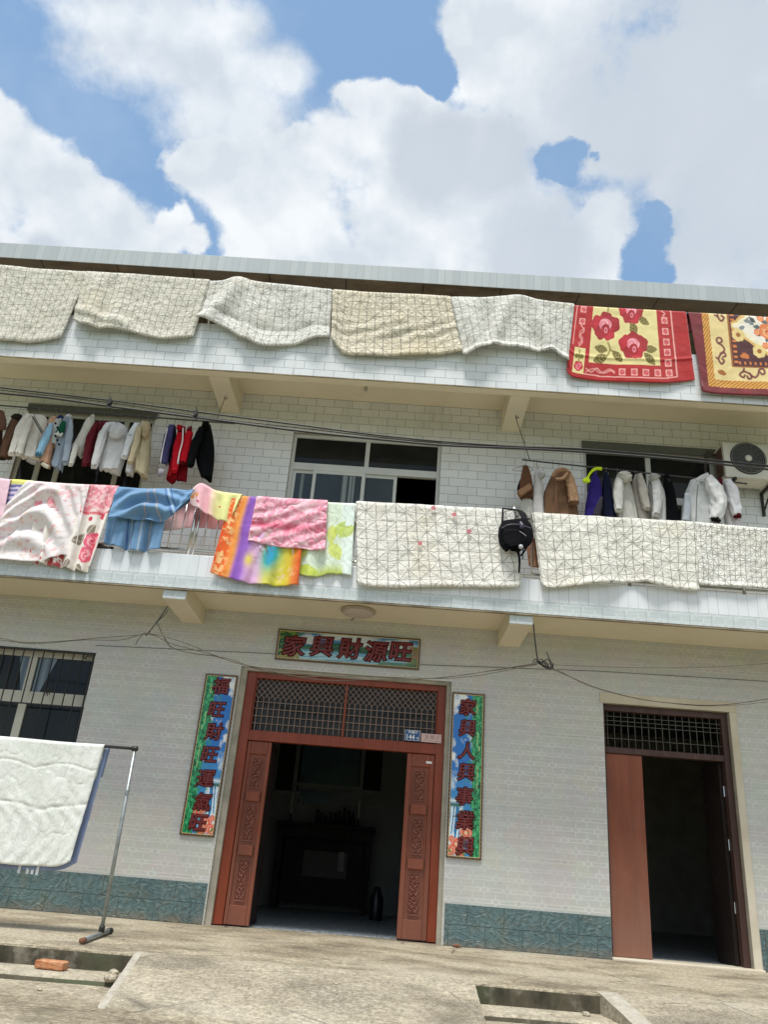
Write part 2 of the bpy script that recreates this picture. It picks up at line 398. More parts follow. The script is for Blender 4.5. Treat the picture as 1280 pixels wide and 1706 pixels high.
def m_riser(p):
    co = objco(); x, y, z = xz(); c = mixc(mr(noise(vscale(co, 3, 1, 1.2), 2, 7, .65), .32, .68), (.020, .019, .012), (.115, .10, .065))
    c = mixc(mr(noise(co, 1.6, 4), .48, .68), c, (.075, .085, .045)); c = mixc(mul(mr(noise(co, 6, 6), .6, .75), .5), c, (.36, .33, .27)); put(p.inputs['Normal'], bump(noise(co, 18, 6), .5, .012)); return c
RISER = material('mossy_riser', m_riser, .95)
def wood(name, a, b, rough=.38, dust=.0):
    def fn(p):
        co = objco(); n = noise(vscale(co, 14, 14, 1.2), 1, 5, .6); c = mixc(mr(n, .3, .7), a, b)
        c = mixc(mul(mr(noise(co, 1.3, 4), .45, .7), .35), c, tuple(min(1, q*1.45+.01) for q in b)); put(p.inputs['Normal'], bump(n, .06, .003))
        z = sep(co)[2]; ds = mul(mr(add(z, mul(sub(noise(co, 2.5, 6, .65), .5), 1.8)), 1.5, .1), dust); c = mixc(ds, c, (.30, .20, .16)); sc_ = gt(noise(vscale(co, 30, 30, 6), 1, 3), .72); c = mixc(mul(sc_, .25), c, (.40, .30, .25))
        put(p.inputs['Roughness'], mr(noise(co, 5, 4), .3, .7, rough-.1, rough+.12)); p.inputs['Specular IOR Level'].default_value = .32; return c
    return material(name, fn, rough)
DOOR = wood('red_brown_door', (.165, .040, .017), (.245, .060, .026), .28, .22); DOORF = wood('red_door_frame', (.180, .034, .013), (.245, .050, .020), .28)
CARVE = wood('carved_panel', (.20, .075, .052), (.27, .105, .075), .45); SIDED = wood('dull_maroon_door', (.17, .046, .020), (.25, .075, .036), .32, .4)
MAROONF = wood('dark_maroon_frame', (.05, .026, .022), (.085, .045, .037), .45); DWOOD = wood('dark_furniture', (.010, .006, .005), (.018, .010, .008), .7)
ALU = plain('cream_window_frame', (.55, .54, .47), .45, .08, 4); ALUW = plain('white_window_frame', (.60, .62, .60), .4, .06, 4)
def m_glass(p):
    co = objco(); return mixc(mr(noise(co, 2, 4), .4, .7), (.012, .014, .014), (.024, .026, .024))
GLASS = material('dark_window_glass', m_glass, .04, **{'Specular IOR Level': .22}); 
GLASSB = material('blue_reflection_glass', lambda p: mixc(mr(noise(objco(), 1.5, 3), .4, .7), (.03, .045, .055), (.05, .07, .08)), .05, **{'Specular IOR Level': .3})  # bluish reflection of the lower sashes put into the pane colour
CURT = material('blue_curtain', lambda p: mixc(mr(ma('SINE', mul(xz()[0], 60)), -1, 1), (.12, .17, .23), (.24, .31, .38)), .9)
CURTP = material('pale_curtain', lambda p: mixc(mr(ma('SINE', mul(xz()[0], 90)), -1, 1), (.16, .19, .21), (.30, .33, .35)), .9)
IRON = plain('black_iron', (.014, .013, .012), .5, .3, 20); STEEL = plain('stainless_steel', (.60, .60, .58), .22, .08, 10, Metallic=1.0)
GALV = plain('galvanised_pipe', (.30, .33, .33), .45, .25, 18, Metallic=.6); RUST = plain('rusty_metal', (.20, .09, .045), .8, .35, 25)
GRILLE = plain('dull_pink_grille', (.34, .24, .20), .5, .12, 9); GREYG = plain('grey_grille', (.10, .10, .085), .6, .2, 9)
ROOMW = plain('room_wall', (.20, .21, .19), .9, .08, 2); 
def m_roomfloor(p):
    x, y, z = xz(); j = mx(lt(fr(mul(x, 1/.6)), .01), lt(fr(mul(y, 1/.6)), .01)); c = mixc(mr(noise(objco(), 14, 5), .35, .65), (.20, .24, .27), (.42, .47, .50)); return mixc(j, c, (.1, .11, .12))
ROOMF = material('room_floor_tile', m_roomfloor, .35)
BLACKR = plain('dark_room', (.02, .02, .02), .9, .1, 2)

# ------------------------------------------------------------------ ground, porch, step, ramps
GZ = -.172; PY = -3.10; TZ = -.135; TY = -3.55
g = MB()
xsg = np.linspace(-10, 10, 90); ysg = np.linspace(-13, -3.0, 60)
V = {}
for i, x in enumerate(xsg):
    for j, y in enumerate(ysg):
        V[i, j] = len(g.v); g.v.append((x, y, GZ + .012*(fbm(x*1.1, y*1.3)-.5) if 0 < i < 89 and 0 < j < 59 else GZ))
for i in range(89):
    for j in range(59): g.f.append((V[i,j], V[i+1,j], V[i+1,j+1], V[i,j+1])); g.mi.append(0)
for (a, b, c, d) in ((-10, 10, -3.0, 8),): g.quad((a, c, GZ), (b, c, GZ), (b, d, GZ), (a, d, GZ))
struct(g.build('ground', CONC3, smooth=True))
DARK_GRASS = material('bounce_cutting_grass', lambda p: mixc(mr(noise(objco(), .6, 8), .35, .65), (.045, .075, .02), (.085, .12, .035)), .95)  # unseen dark grass, added to cut light bounced from far ground
fd = MB()
for (a, b, c, d) in ((-900, -10, -900, 900), (10, 900, -900, 900), (-10, 10, -900, -13), (-10, 10, 8, 900)): fd.quad((a, c, GZ), (b, c, GZ), (b, d, GZ), (a, d, GZ))
struct(fd.build('bounce_cutting_field', DARK_GRASS))
RX0, RX1 = -1.84, .755; R2 = 1.684
pm = MB()                                        # porch slab with a rough front edge
nx = 260; xs_ = np.linspace(-9, 9, nx)
def edge_y(x): return PY + .012*(fbm(x*5, 1.0)-.5)*2 - .018*max(0, fbm(x*2.2, 8.0)-.66)*4
ny = 24; rows = []
for j in range(ny+1):
    t = j/ny; row = []
    for x in xs_:
        y = edge_y(x)*(1-t)+0.3*t; z = -.008*(1-t)**6 + .006*(fbm(x*1.5, y*1.5)-.5) - .0 
        row.append((x, y, z))
    rows.append(row)
base = len(pm.v)
for r in rows: pm.v += r
for j in range(ny):
    for i in range(nx-1):
        a = base+j*nx+i; pm.f.append((a, a+1, a+nx+1, a+nx)); pm.mi.append(0)
b0 = len(pm.v)
for k, (dy, z) in enumerate(((0, -.008), (-.004, -.02), (.004, -.08), (.0, GZ-.1))):
    for x in xs_: pm.v.append((x, edge_y(x)+dy+.006*(fbm(x*9, k*3.3)-.5), z))
for k in range(3):
    for i in range(nx-1):
        a = b0+k*nx+i; pm.f.append((a+nx, a+nx+1, a+1, a)); pm.mi.append(1 if k > 0 else 0)
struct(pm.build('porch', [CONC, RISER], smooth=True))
def stepseg(x0, x1):
    s = MB(); n = 60; xs2 = np.linspace(x0, x1, n); prof = [(PY+.05, TZ-.002), (TY+.015, TZ), (TY, TZ-.012), (TY-.004, GZ-.06)]; b = 0
    for k, (y, z) in enumerate(prof):
        for x in xs2: s.v.append((x, y+(.022*(fbm(x*4, 2.2)-.5) if k else 0)+(.03*(x > -2.1 and x < -1.5)*fbm(x*9, 3) if k in (1, 2) else 0), z+.008*(fbm(x*3, y*4+k)-.5)))
    for k in range(3):
        for i in range(n-1): a = k*n+i; s.f.append((a+n, a+n+1, a+1, a)); s.mi.append(0 if k < 2 else 1)
    return s
CONC2 = RAMPC
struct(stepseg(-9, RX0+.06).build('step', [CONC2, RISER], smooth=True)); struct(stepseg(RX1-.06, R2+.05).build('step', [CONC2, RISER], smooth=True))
def rampseg(xl0, xl1, xr0, xr1, y1=-4.45):
    s = MB(); n, mrow = 60, 26
    for j in range(mrow+1):
        t = j/mrow; y = (PY+.10)*(1-t)+y1*t; z = (.004 if j == 0 else .004*(1-t)) + (GZ-.012-.004)*max(0, (t-.08)/.92)
        for i in range(n+1):
            u = i/n; uu = .007 if i == 1 else (.022 if i == 2 else u); x = (xl0*(1-t)+xl1*t)*(1-uu)+(xr0*(1-t)+xr1*t)*uu; e = min(u, 1-u)*n
            s.v.append((x+.010*(fbm(y*6, 4+u*50)-.5)*(e < 1), y, z+.010*(fbm(x*2, y*2)-.5)*min(1, e/3)-.006*(e < 1)))
    for j in range(mrow):
        for i in range(n): a = j*(n+1)+i; s.f.append((a, a+n+1, a+n+2, a+1)); s.mi.append(2 if i < 2 else 0)
    for side in (0, n):
        b = len(s.v)
        for j in range(mrow+1): x, y, z = s.v[j*(n+1)+side]; s.v += [(x, y, z), (x, y, GZ-.08)]
        for j in range(mrow): a = b+2*j; s.f.append((a, a+1, a+3, a+2) if side == 0 else (a+2, a+3, a+1, a)); s.mi.append(1 if side else 0)
    return s
struct(rampseg(RX0, -1.66, RX1, .735).build('ramp', [RAMPC, RISER, EDGEC], smooth=True))
struct(rampseg(R2, 1.80, 8, 8, -4.45).build('ramp', [RAMPC, RISER, EDGEC], smooth=True))

# ------------------------------------------------------------------ the house
house = thing('house', 'three-storey white tiled house with two open balconies and red-brown front door', 'house', (0, 0, 0))
HX0, HX1, HB = -9.0, 9.0, 7.0
DX0, DX1, DZ = -1.94, .715, 2.917            # main door
SX0, SX1, SZ = 2.60, 4.15, 2.80              # side door
W1 = (-6.4, -3.81, 1.05, 2.94)               # barred window
wl = MB().wall((HX0, HX1), (-.1, 3.62), [(DX0, DX1, -.1, DZ), (SX0, SX1, -.1, SZ), W1], 0, .26, 0, 1); wl.build('ground_floor_wall', [GTILE, PLASTER], house)
U1 = (-5.57, -3.71, 5.02, 6.40); U2 = (-1.69, .44, 5.02, 6.33); U3 = (2.45, 4.30, 5.02, 6.39)
MB().wall((HX0, HX1), (3.78, 6.92), [U1, U2, U3], 0, .26, 0, 1).build('upper_floor_wall', [UTILE, PLASTER], house)
sh_ = MB(); sh_.box(HX0-.26, HX0-.002, 0, HB, -.1, 9.3); sh_.box(HX1+.002, HX1+.26, 0, HB, -.1, 9.3); sh_.box(HX0-.26, HX1+.26, HB+.002, HB+.26, -.1, 9.3)
sh_.build('outer_shell', PALEP, house)
pl = MB()
for a, b in ((HX0, DX0-.02), (DX1+.025, SX0-.005), (SX1+.10, HX1)): pl.box(a, b, -.014, -.001, -.05, .42)
pl.build('plinth', PLINTH, house)
MB().box(SX0-.003, SX1+.10, -.06, .30, -.05, .022).build('door_sill', PALEP, house, bevel=.01)
sr = MB(); sr.box(SX0-.04, SX1+.09, -.012, -.002, SZ, SZ+.125); sr.box(SX1-.001, SX1+.088, -.013, -.002, .0, SZ-.001); sr.build('door_surround', PALEP, house, bevel=.006)
# lower balcony slab (tile band + upright tiles on its front) and its beams
FY = -1.08
MB().box(HX0, HX1, FY+.012, .0-.002, 3.62, 3.83).build('balcony_floor', CREAM, house)
MB().box(HX0, HX1, FY, FY+.012, 3.545, 3.692).build('balcony_band', BAND, house)
MB().box(HX0, HX1, FY+.002, FY+.06, 3.694, 3.965).build('balcony_upstand', VTILE, house, bevel=.004)
lp = MB(); lp.box(HX0, HX1, FY+.004, FY+.05, 3.525, 3.543); lp.box(HX0, HX1, FY+.0125, FY+.05, 3.545, 3.62); lp.build('balcony_edge', LIP, house)
for x0, x1 in ((-2.785, -2.515), (1.284, 1.552)):
    b = MB(); b.box(x0, x1, -1.03, -.003, 3.415, 3.62, 0); b.box(x0-.001, x1+.001, -1.042, -1.031, 3.417, 3.523, 1); b.build('beam', [CREAM, BAND], house, bevel=.006)
# upper balcony
MB().box(HX0, HX1, -.93, -.002, 6.915, 7.05).build('balcony_floor', CREAM, house)
MB().box(HX0, HX1, -1.068, -.93, 6.575, 7.05).build('edge_beam', CREAM, house, bevel=.01)
MB().box(HX0, HX1, FY, -1.07, 6.592, 7.32).build('parapet', PTILE, house)
MB().box(HX0, HX1, FY-.004, -1.069, 6.577, 6.590).build('parapet_edge', LIP, house)
MB().box(HX0, HX1, -1.069, -.93, 7.052, 7.318).build('parapet_back', CREAM, house)
for x0, x1 in ((-2.786, -2.507), (1.279, 1.542)): MB().box(x0, x1, -.929, -.003, 6.57, 6.914).build('beam', CREAM, house, bevel=.008)
# third floor and roof
MB().wall((HX0, HX1), (7.0, 9.2), [], 1.6, 1.8).build('top_floor_wall', plain('shade_dark_top_wall', (.16, .14, .12), .9), house)  # wall colour darkened to stand for the dark space under the roof
MB().box(HX0, HX1, .002, 1.6, 6.93, 7.05).build('top_terrace', UNDER, house)
MB().box(HX0-.3, HX1+.3, -.286, HB+.3, 8.905, 9.15).build('roof_slab', UNDER, house)
fs = MB(); fs.box(HX0-.3, HX1+.3, -.30, -.288, 8.90, 9.185); fs.box(HX0-.3, HX1+.3, -.286, -.05, 9.151, 9.185); fs.build('roof_fascia', FTILE, house, bevel=.003)
# rooms
rm = MB()
rm.box(HX0, HX1, .27, HB, 3.63, 3.77, 0); rm.box(-2.62, -2.50, .262, HB, .0, 3.62, 0); rm.box(1.40, 1.52, .262, 5.2, .0, 3.62, 0)
rm.box(-2.49, 1.39, 4.9, 5.0, 0, 3.62, 0)
rm.build('room_wall', ROOMW, house)
MB().box(HX0, HX1, .262, HB, -.05, .012).build('room_floor', ROOMF, house)
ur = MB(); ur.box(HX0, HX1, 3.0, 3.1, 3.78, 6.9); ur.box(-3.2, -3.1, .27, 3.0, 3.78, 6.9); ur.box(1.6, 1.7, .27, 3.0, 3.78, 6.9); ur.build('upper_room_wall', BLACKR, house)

# main door: frame, transom grille, two fixed carved leaves
yf = .085
fm = MB()
fl, frt = at(407, 1125, yf)[0], at(742, 1150, yf)[0]
gz1, gz0 = at(418, 1128, yf)[2], at(404, 1214, yf)[2]; tz0 = at(400, 1231, yf)[2]
jl, jr = DX0+.075, DX1-.055
pr = MB(); pr.box(DX0, jl, .03, .2, 0, DZ-.04); pr.box(jr, DX1, .03, .2, 0, DZ-.04); pr.box(DX0, DX1, .03, .2, DZ-.04, DZ); pr.build('door_reveal', PLASTER, house)
fm.box(jl, jl+.115, yf, yf+.1, .012, DZ-.041); fm.box(jr-.10, jr, yf, yf+.1, .012, DZ-.041)
fm.box(jl+.115, jr-.10, yf, yf+.1, gz1+.0, DZ-.041); fm.box(jl+.115, jr-.10, yf+.003, yf+.1, tz0, gz0)
fm.box(jl+.115, jl+.132, yf+.02, yf+.08, gz0, gz1); fm.box(jr-.117, jr-.10, yf+.02, yf+.08, gz0, gz1)
xm = (jl+.115+jr-.10)/2; fm.box(xm-.014, xm+.014, yf+.01, yf+.08, gz0, gz1)
door = fm.build('entrance_door', DOORF, house, bevel=.005)
gr = MB()
for a, b in ((jl+.133, xm-.016), (xm+.016, jr-.118)):
    n = 16; W = b-a; zk = gz0+(gz1-gz0)*.62; yy = yf+.045
    for k in range(n): x = a+W*(k+.5)/n; gr.tube([(x, yy, gz0), (x, yy, zk)], .0042, 5, 0, False)
    for q in (.14, .28, .42, .55): gr.tube([(a, yy-.007, gz0+(gz1-gz0)*q), (b, yy-.007, gz0+(gz1-gz0)*q)], .0036, 5, 0, False)
    st = W/n; hgt = gz1-zk
    for k in range(-6, n+6):
        for s in (1, -1):
            x0 = a+W*(k+.5)/n; x1 = x0+s*st*3.0; z0, z1 = zk, gz1
            if s > 0:
                if x0 < a: z0 = zk+hgt*(a-x0)/(x1-x0); x0 = a
                if x1 > b: z1 = zk+hgt*(b-(a+W*(k+.5)/n))/(x1-(a+W*(k+.5)/n)); x1 = b
            else:
                xs0 = x0
                if x0 > b: z0 = zk+hgt*(b-x0)/(x1-x0); x0 = b
                if x1 < a: z1 = zk+hgt*(a-xs0)/(x1-xs0); x1 = a
            if z1 > z0 and a-.001 <= x0 <= b+.001 and a-.001 <= x1 <= b+.001 and z0 >= zk-1e-6 and z1 <= gz1+1e-6: gr.tube([(x0, yy+.006*s, z0), (x1, yy+.006*s, z1)], .0036, 5, 0, False)
gr.build('transom_grille', GRILLE, door)
MB().box(jl+.14, jr-.12, yf+.085, yf+.09, gz0, gz1).build('transom_backing', GLASS, door)
def leaf(x0, x1):
    z0, z1 = .016, tz0-.004; b = MB(); y0 = yf+.03; w = x1-x0; cxm = (x0+x1)/2; pw = w*.40
    b.box(x0, x1, y0+.026, y0+.05, z0, z1)
    px0, px1 = cxm-pw/2-.045, cxm+pw/2+.045
    b.box(x0, px0, y0, y0+.0255, z0, z1); b.box(px1, x1, y0, y0+.0255, z0, z1)
    H = z1-z0; b.box(px0, px1, y0+.001, y0+.0255, z0, z0+H*.10); b.box(px0, px1, y0+.001, y0+.0255, z1-H*.075, z1)
    for (s0, s1) in ((.36, .415), (.655, .71)): b.box(px0+.02, px1-.02, y0-.020, y0+.0255, z0+H*s0, z0+H*s1)
    o = b.build('door_leaf', DOOR, door, bevel=.007)
    return cxm, pw, y0, z0, H
def carve(cxm, pw, y0, z0, H):
    for (s0, s1) in ((.115, .345), (.43, .64), (.725, .91)):
        c = MB(); nu, nv = 22, 70; za, zb = z0+H*s0+.012, z0+H*s1-.012
        for j in range(nv+1):
            for i in range(nu+1):
                u, v = i/nu*2-1, j/nv; k = v*5.0; uu = u+.35*math.sin(k*math.pi*2*.5)
                d = .5+.5*math.sin(9*math.hypot(uu, ((k*2) % 1-.5)*1.3)+2*math.atan2(((k*2) % 1-.5), uu+.01)); e = min(1-abs(u), v*6, (1-v)*6)
                d = .5*(d > .55)+.5*d
                hgt = .019 if e < .12 else (.0 if e < .26 else .017*d)
                c.v.append((cxm+u*pw/2, y0+.0245-hgt, za+(zb-za)*v))
        for j in range(nv):
            for i in range(nu): a = j*(nu+1)+i; c.f.append((a, a+1, a+nu+2, a+nu+1)); c.mi.append(0)
        c.build('carved_panel', CARVE, door)
la = leaf(jl+.117, at(453, 1234, yf)[0]); carve(*la)
ra = leaf(at(679, 1260, yf)[0], jr-.102); carve(*ra)
st = at(715, 1270, yf+.028); MB().box(st[0]-.035, st[0]+.035, yf+.0265, yf+.0292, st[2]-.014, st[2]+.014).build('sticker', plain('white_paper', (.75, .74, .70), .7), door)
# open inner leaves, folded back into the room
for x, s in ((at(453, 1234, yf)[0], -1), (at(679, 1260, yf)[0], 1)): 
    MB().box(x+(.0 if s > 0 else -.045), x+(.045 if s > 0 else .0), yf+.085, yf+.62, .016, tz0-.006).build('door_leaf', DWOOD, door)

# side door
yd = .07
sx0, sx1 = SX0+.004, SX1-.004
sg1, sg0 = at(1010, 1183, yd)[2], at(1010, 1243, yd)[2]; st0 = at(1010, 1253, yd)[2]
sf = MB(); sf.box(sx0, sx0+.03, yd, yd+.1, .024, SZ-.002); sf.box(sx1-.075, sx1, yd, yd+.1, .024, SZ-.002); sf.box(sx0+.03, sx1-.075, yd, yd+.1, sg1, SZ-.002); sf.box(sx0+.03, sx1-.075, yd+.002, yd+.1, st0, sg0)
sd = sf.build('side_door', MAROONF, house, bevel=.005)
sgm = MB(); a, b = sx0+.03, sx1-.075; nb = 17
for k in range(nb): x = a+(b-a)*(k+.5)/nb; sgm.tube([(x, yd+.05, sg0), (x, yd+.05, sg1)], .0045, 5, 0, False)
for q in (.25, .62, .74, .86): sgm.tube([(a, yd+.042, sg0+(sg1-sg0)*q), (b, yd+.042, sg0+(sg1-sg0)*q)], .0045, 5, 0, False)
sgm.build('transom_grille', GREYG, sd)
xl = at(1071, 1262, yd)[0]
MB().box(sx0+.032, xl, yd+.03, yd+.07, .026, st0-.004).build('door_leaf', SIDED, sd, bevel=.006)
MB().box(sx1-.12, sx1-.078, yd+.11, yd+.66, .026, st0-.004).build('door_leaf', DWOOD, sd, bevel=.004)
for q in (.25, .55, .82): hg = MB(); hg.tube([(sx1-.083, yd+.09, st0*q), (sx1-.083, yd+.09, st0*q+.12)], .010, 8, 0, False); hg.build('hinge', STEEL, sd)

# ground-floor barred window
yw = .13
c0 = at(52, 1090, yw); mt = at(10, 1148, yw)[2]; mb = at(10, 1168, yw)[2]
wf = MB(); X0, X1, Z0, Z1 = W1
wf.box(X0, X1, yw, yw+.06, Z1-.075, Z1-.002); wf.box(X0, X1, yw, yw+.06, Z0+.002, Z0+.06); wf.box(X1-.035, X1-.001, yw, yw+.06, Z0+.06, Z1-.075); wf.box(X0+.001, X0+.035, yw, yw+.06, Z0+.06, Z1-.075)
xmul = at(53, 1110, yw)[0]; wf.box(xmul-.05, xmul+.05, yw, yw+.06, Z0+.06, Z1-.075); wf.box(X0+.035, xmul-.05, yw, yw+.058, mb, mt); wf.box(xmul+.05, X1-.035, yw, yw+.058, mb, mt)
wf.box(X0+1.25, X0+1.33, yw+.003, yw+.056, Z0+.06, mb)
win = wf.build('window', ALU, house, bevel=.004)
for a, b, c, d in ((X0+.035, xmul-.05, mt, Z1-.075), (xmul+.05, X1-.035, mt, Z1-.075), (X0+.035, xmul-.05, Z0+.06, mb), (xmul+.05, X1-.035, Z0+.06, mb)):
    MB().box(a, b, yw+.025, yw+.031, c, d).build('pane', GLASS, win)
for px0, px1, z0, z1, sl_ in ((28, 50, mt+.005, Z1-.08, -.11), (62, 92, mt+.005, Z1-.08, .13)):
    cu = MB(); xa, xb = at(px0, 1110, yw)[0], at(px1, 1110, yw)[0]; cu.v += [(xa+(sl_ if sl_ < 0 else 0)*-1, yw+.022, z0), (xb-(sl_ if sl_ > 0 else 0), yw+.022, z0), (xb, yw+.022, z1), (xa, yw+.022, z1)]
    n = len(cu.v)-4; cu.f.append((n, n+1, n+2, n+3)); cu.mi.append(0)
    cu.v += [(p[0], p[1]+.002, p[2]) for p in cu.v[n:n+4]]; cu.f.append((n+7, n+6, n+5, n+4)); cu.mi.append(0); cu.build('curtain', CURT, win)
ig = MB(); zt = Z1-.012; zb = at(60, 1170, .0)[2]-.02
ig.box(X0, X1, -.012, .012, zt-.012, zt+.012); ig.box(X0, X1, -.008, .008, zb-.008, zb+.008); ig.box(X1-.028, X1-.012, -.01, .01, Z0, zt-.013)
x = X1-.15; k = 0
while x > X0:
    ig.tube([(x, 0, zb if k % 3 else Z0+.02), (x, 0, zt)], .0085, 6, 0, False); x -= .128; k += 1
ox = at(80, 1150, 0); 
for q in range(9):
    aa = q*.7; ig.tube([(ox[0], -.004, ox[2]), (ox[0]+.045*math.cos(aa), -.004, ox[2]+.05*math.sin(aa)-.02)], .006, 5, 0, False)
for q in range(26):
    cx, cz = X1-.16+random.random()*.13, zt-.02-random.random()*.06; ig.tube([(cx, -.004, cz), (cx+random.uniform(-.03, .03), -.004, cz+random.uniform(-.02, .02))], .003, 4, 0, False)
ig.build('window_grille', IRON, win)

# upper windows
def upwin(U, kind):
    X0, X1, Z0, Z1 = U; y = .05; f_ = MB(); t = .05; zm1, zm0 = (at(600, 785, y)[2]+.0, at(600, 797, y)[2]-.0) if kind == 2 else (Z0+.52, Z0+.44)
    f_.box(X0, X1, y, y+.07, Z1-t, Z1); f_.box(X0, X1, y, y+.07, Z0, Z0+t); f_.box(X0, X0+t, y, y+.07, Z0+t, Z1-t); f_.box(X1-t, X1, y, y+.07, Z0+t, Z1-t)
    if kind == 2:
        zm1, zm0 = at(540, 773, y)[2], at(540, 784, y)[2]; xm_ = at(613, 750, y)[0]
        f_.box(X0+t, X1-t, y+.002, y+.068, zm0, zm1); f_.box(xm_-.03, xm_+.03, y+.003, y+.066, zm1, Z1-t)
        o = f_.build('window', ALUW, house, bevel=.004)
        for a, b in ((X0+t, xm_-.03), (xm_+.03, X1-t)): MB().box(a, b, y+.03, y+.036, zm1, Z1-t).build('pane', GLASS, o)
        xs_ = [at(q, 815, y)[0] for q in (494, 522, 603, 658)]
        for (a, b, yy) in ((X0+t, xs_[1]+.02, y+.036), (xs_[1]-.03, xs_[2]+.03, y+.008), (xs_[2]-.01, xs_[3]+.02, y+.036)):
            s = MB(); s.wall((a, b), (Z0+t, zm0), [(a+.045, b-.045, Z0+t+.05, zm0-.045)], yy, yy+.024); so_ = s.build('window_sash', ALUW, o)
            MB().box(a+.045, b-.045, yy+.010, yy+.014, Z0+t+.05, zm0-.045).build('window_pane', GLASSB, o)
        for q0, q1 in ((499, 504), (569, 578), (581, 590)):
            a, b = at(q0, 815, y+.006)[0], at(q1, 815, y+.006)[0]; c = MB(); c.box(a, b, y+(.014 if q0 > 520 else .042), y+(.0175 if q0 > 520 else .0455), Z0+.1, zm0-.05); c.build('curtain', CURTP, o)
    else:
        xmid = (X0+X1)/2 if kind == 3 else X0+.62
        for xq in ((xmid,) if kind == 3 else (X0+.32, X0+.60, X1-.42)): f_.box(xq-.035, xq+.035, y+.003, y+.066, Z0+t, Z1-t)
        if kind == 3: f_.box(X0+t, X1-t, y+.001, y+.067, 5.62, 5.72)
        o = f_.build('window', ALUW if kind == 3 else ALU, house, bevel=.004)
        MB().box(X0+t, X1-t, y+.03, y+.036, Z0+t, Z1-t).build('pane', GLASS, o)
    return o
upwin(U1, 1); upwin(U2, 2); upwin(U3, 3)
for U in (U1, U3): MB().box(U[0]-.02, U[1]+.02, -.03, .0-.001, U[3]-.015, U[3]+.10).build('window_lintel', plain('dark_lintel', (.11, .115, .10), .7), house)
MB().box(U3[1]-.02, U3[1]+.17, -.012, -.001, 5.9, U3[3]-.02).build('wall_patch', plain('rough_patch', (.2, .2, .17), .9, .3, 9), house)

# ------------------------------------------------------------------ railings
RY = -1.0
rl = thing('balcony_railing', 'stainless steel railing on the first balcony under the hanging bedding', 'railing', (-2.4, RY, 3.966))
zr0 = at(640, 840, RY)[2]-.055; hr = MB(); hr.tube([(-7, RY, zr0), (7, RY, zr0)], .024, 10, 0, False); hr.build('handrail', STEEL, rl, smooth=True)
br = MB(); zb0 = at(300, 915, RY)[2]; br.tube([(-7, RY, zb0), (7, RY, zb0)], .016, 8, 0, False); br.build('bottom_rail', STEEL, rl, smooth=True)
postx = [at(60, 870, RY)[0]-1.6, at(60, 870, RY)[0], at(318, 900, RY)[0], at(588, 900, RY)[0], at(857, 880, RY)[0], at(1049, 970, RY)[0], at(1240, 985, RY)[0]]
for i, x in enumerate(postx):
    p_ = MB(); p_.tube([(x, RY-.002, 3.966), (x, RY-.002, zr0+(.06 if i == 4 else -.0))], .022, 10, 0, False)
    if i == 2: p_.tube([(x+.055, RY-.002, 3.966), (x+.055, RY-.002, zr0)], .016, 10, 0, False)
    po = p_.build('post', STEEL, rl, smooth=True)
    if i == 4: MB().lathe((x, RY, zr0+.10), [(.001, -.045), (.022, -.038), (.04, -.015), (.042, .005), (.032, .028), (.012, .041), (.001, .043)], 14).build('ball_finial', STEEL, po, smooth=True)
bx = at(283, 890, RY)[0]; k0 = -32
for k in range(-24, 46):
    x = bx+k*.142
    if min(abs(x-q) for q in postx) < .05: continue
    MB().tube([(x, RY, zb0), (x, RY, zr0)], .0085, 6, 0, False).build('baluster', STEEL, rl, smooth=True)
RU = -1.0
ru = thing('balcony_railing', 'steel railing on the top balcony parapet under the quilts', 'railing', (0, RU, 7.32))
zru = at(640, 486, -1.08)[2]-.06; q = MB(); q.tube([(-8, RU-.07, zru), (8, RU-.07, zru)], .022, 8, 0, False); q.build('handrail', STEEL, ru, smooth=True)
for px in (-40, 120, 347, 553, 750, 956, 1160, 1400):
    x = at(px, 540, RU-.07)[0]; MB().tube([(x, RU-.07, 7.3205), (x, RU-.07, zru)], .014, 8, 0, False).build('post', STEEL, ru, smooth=True)

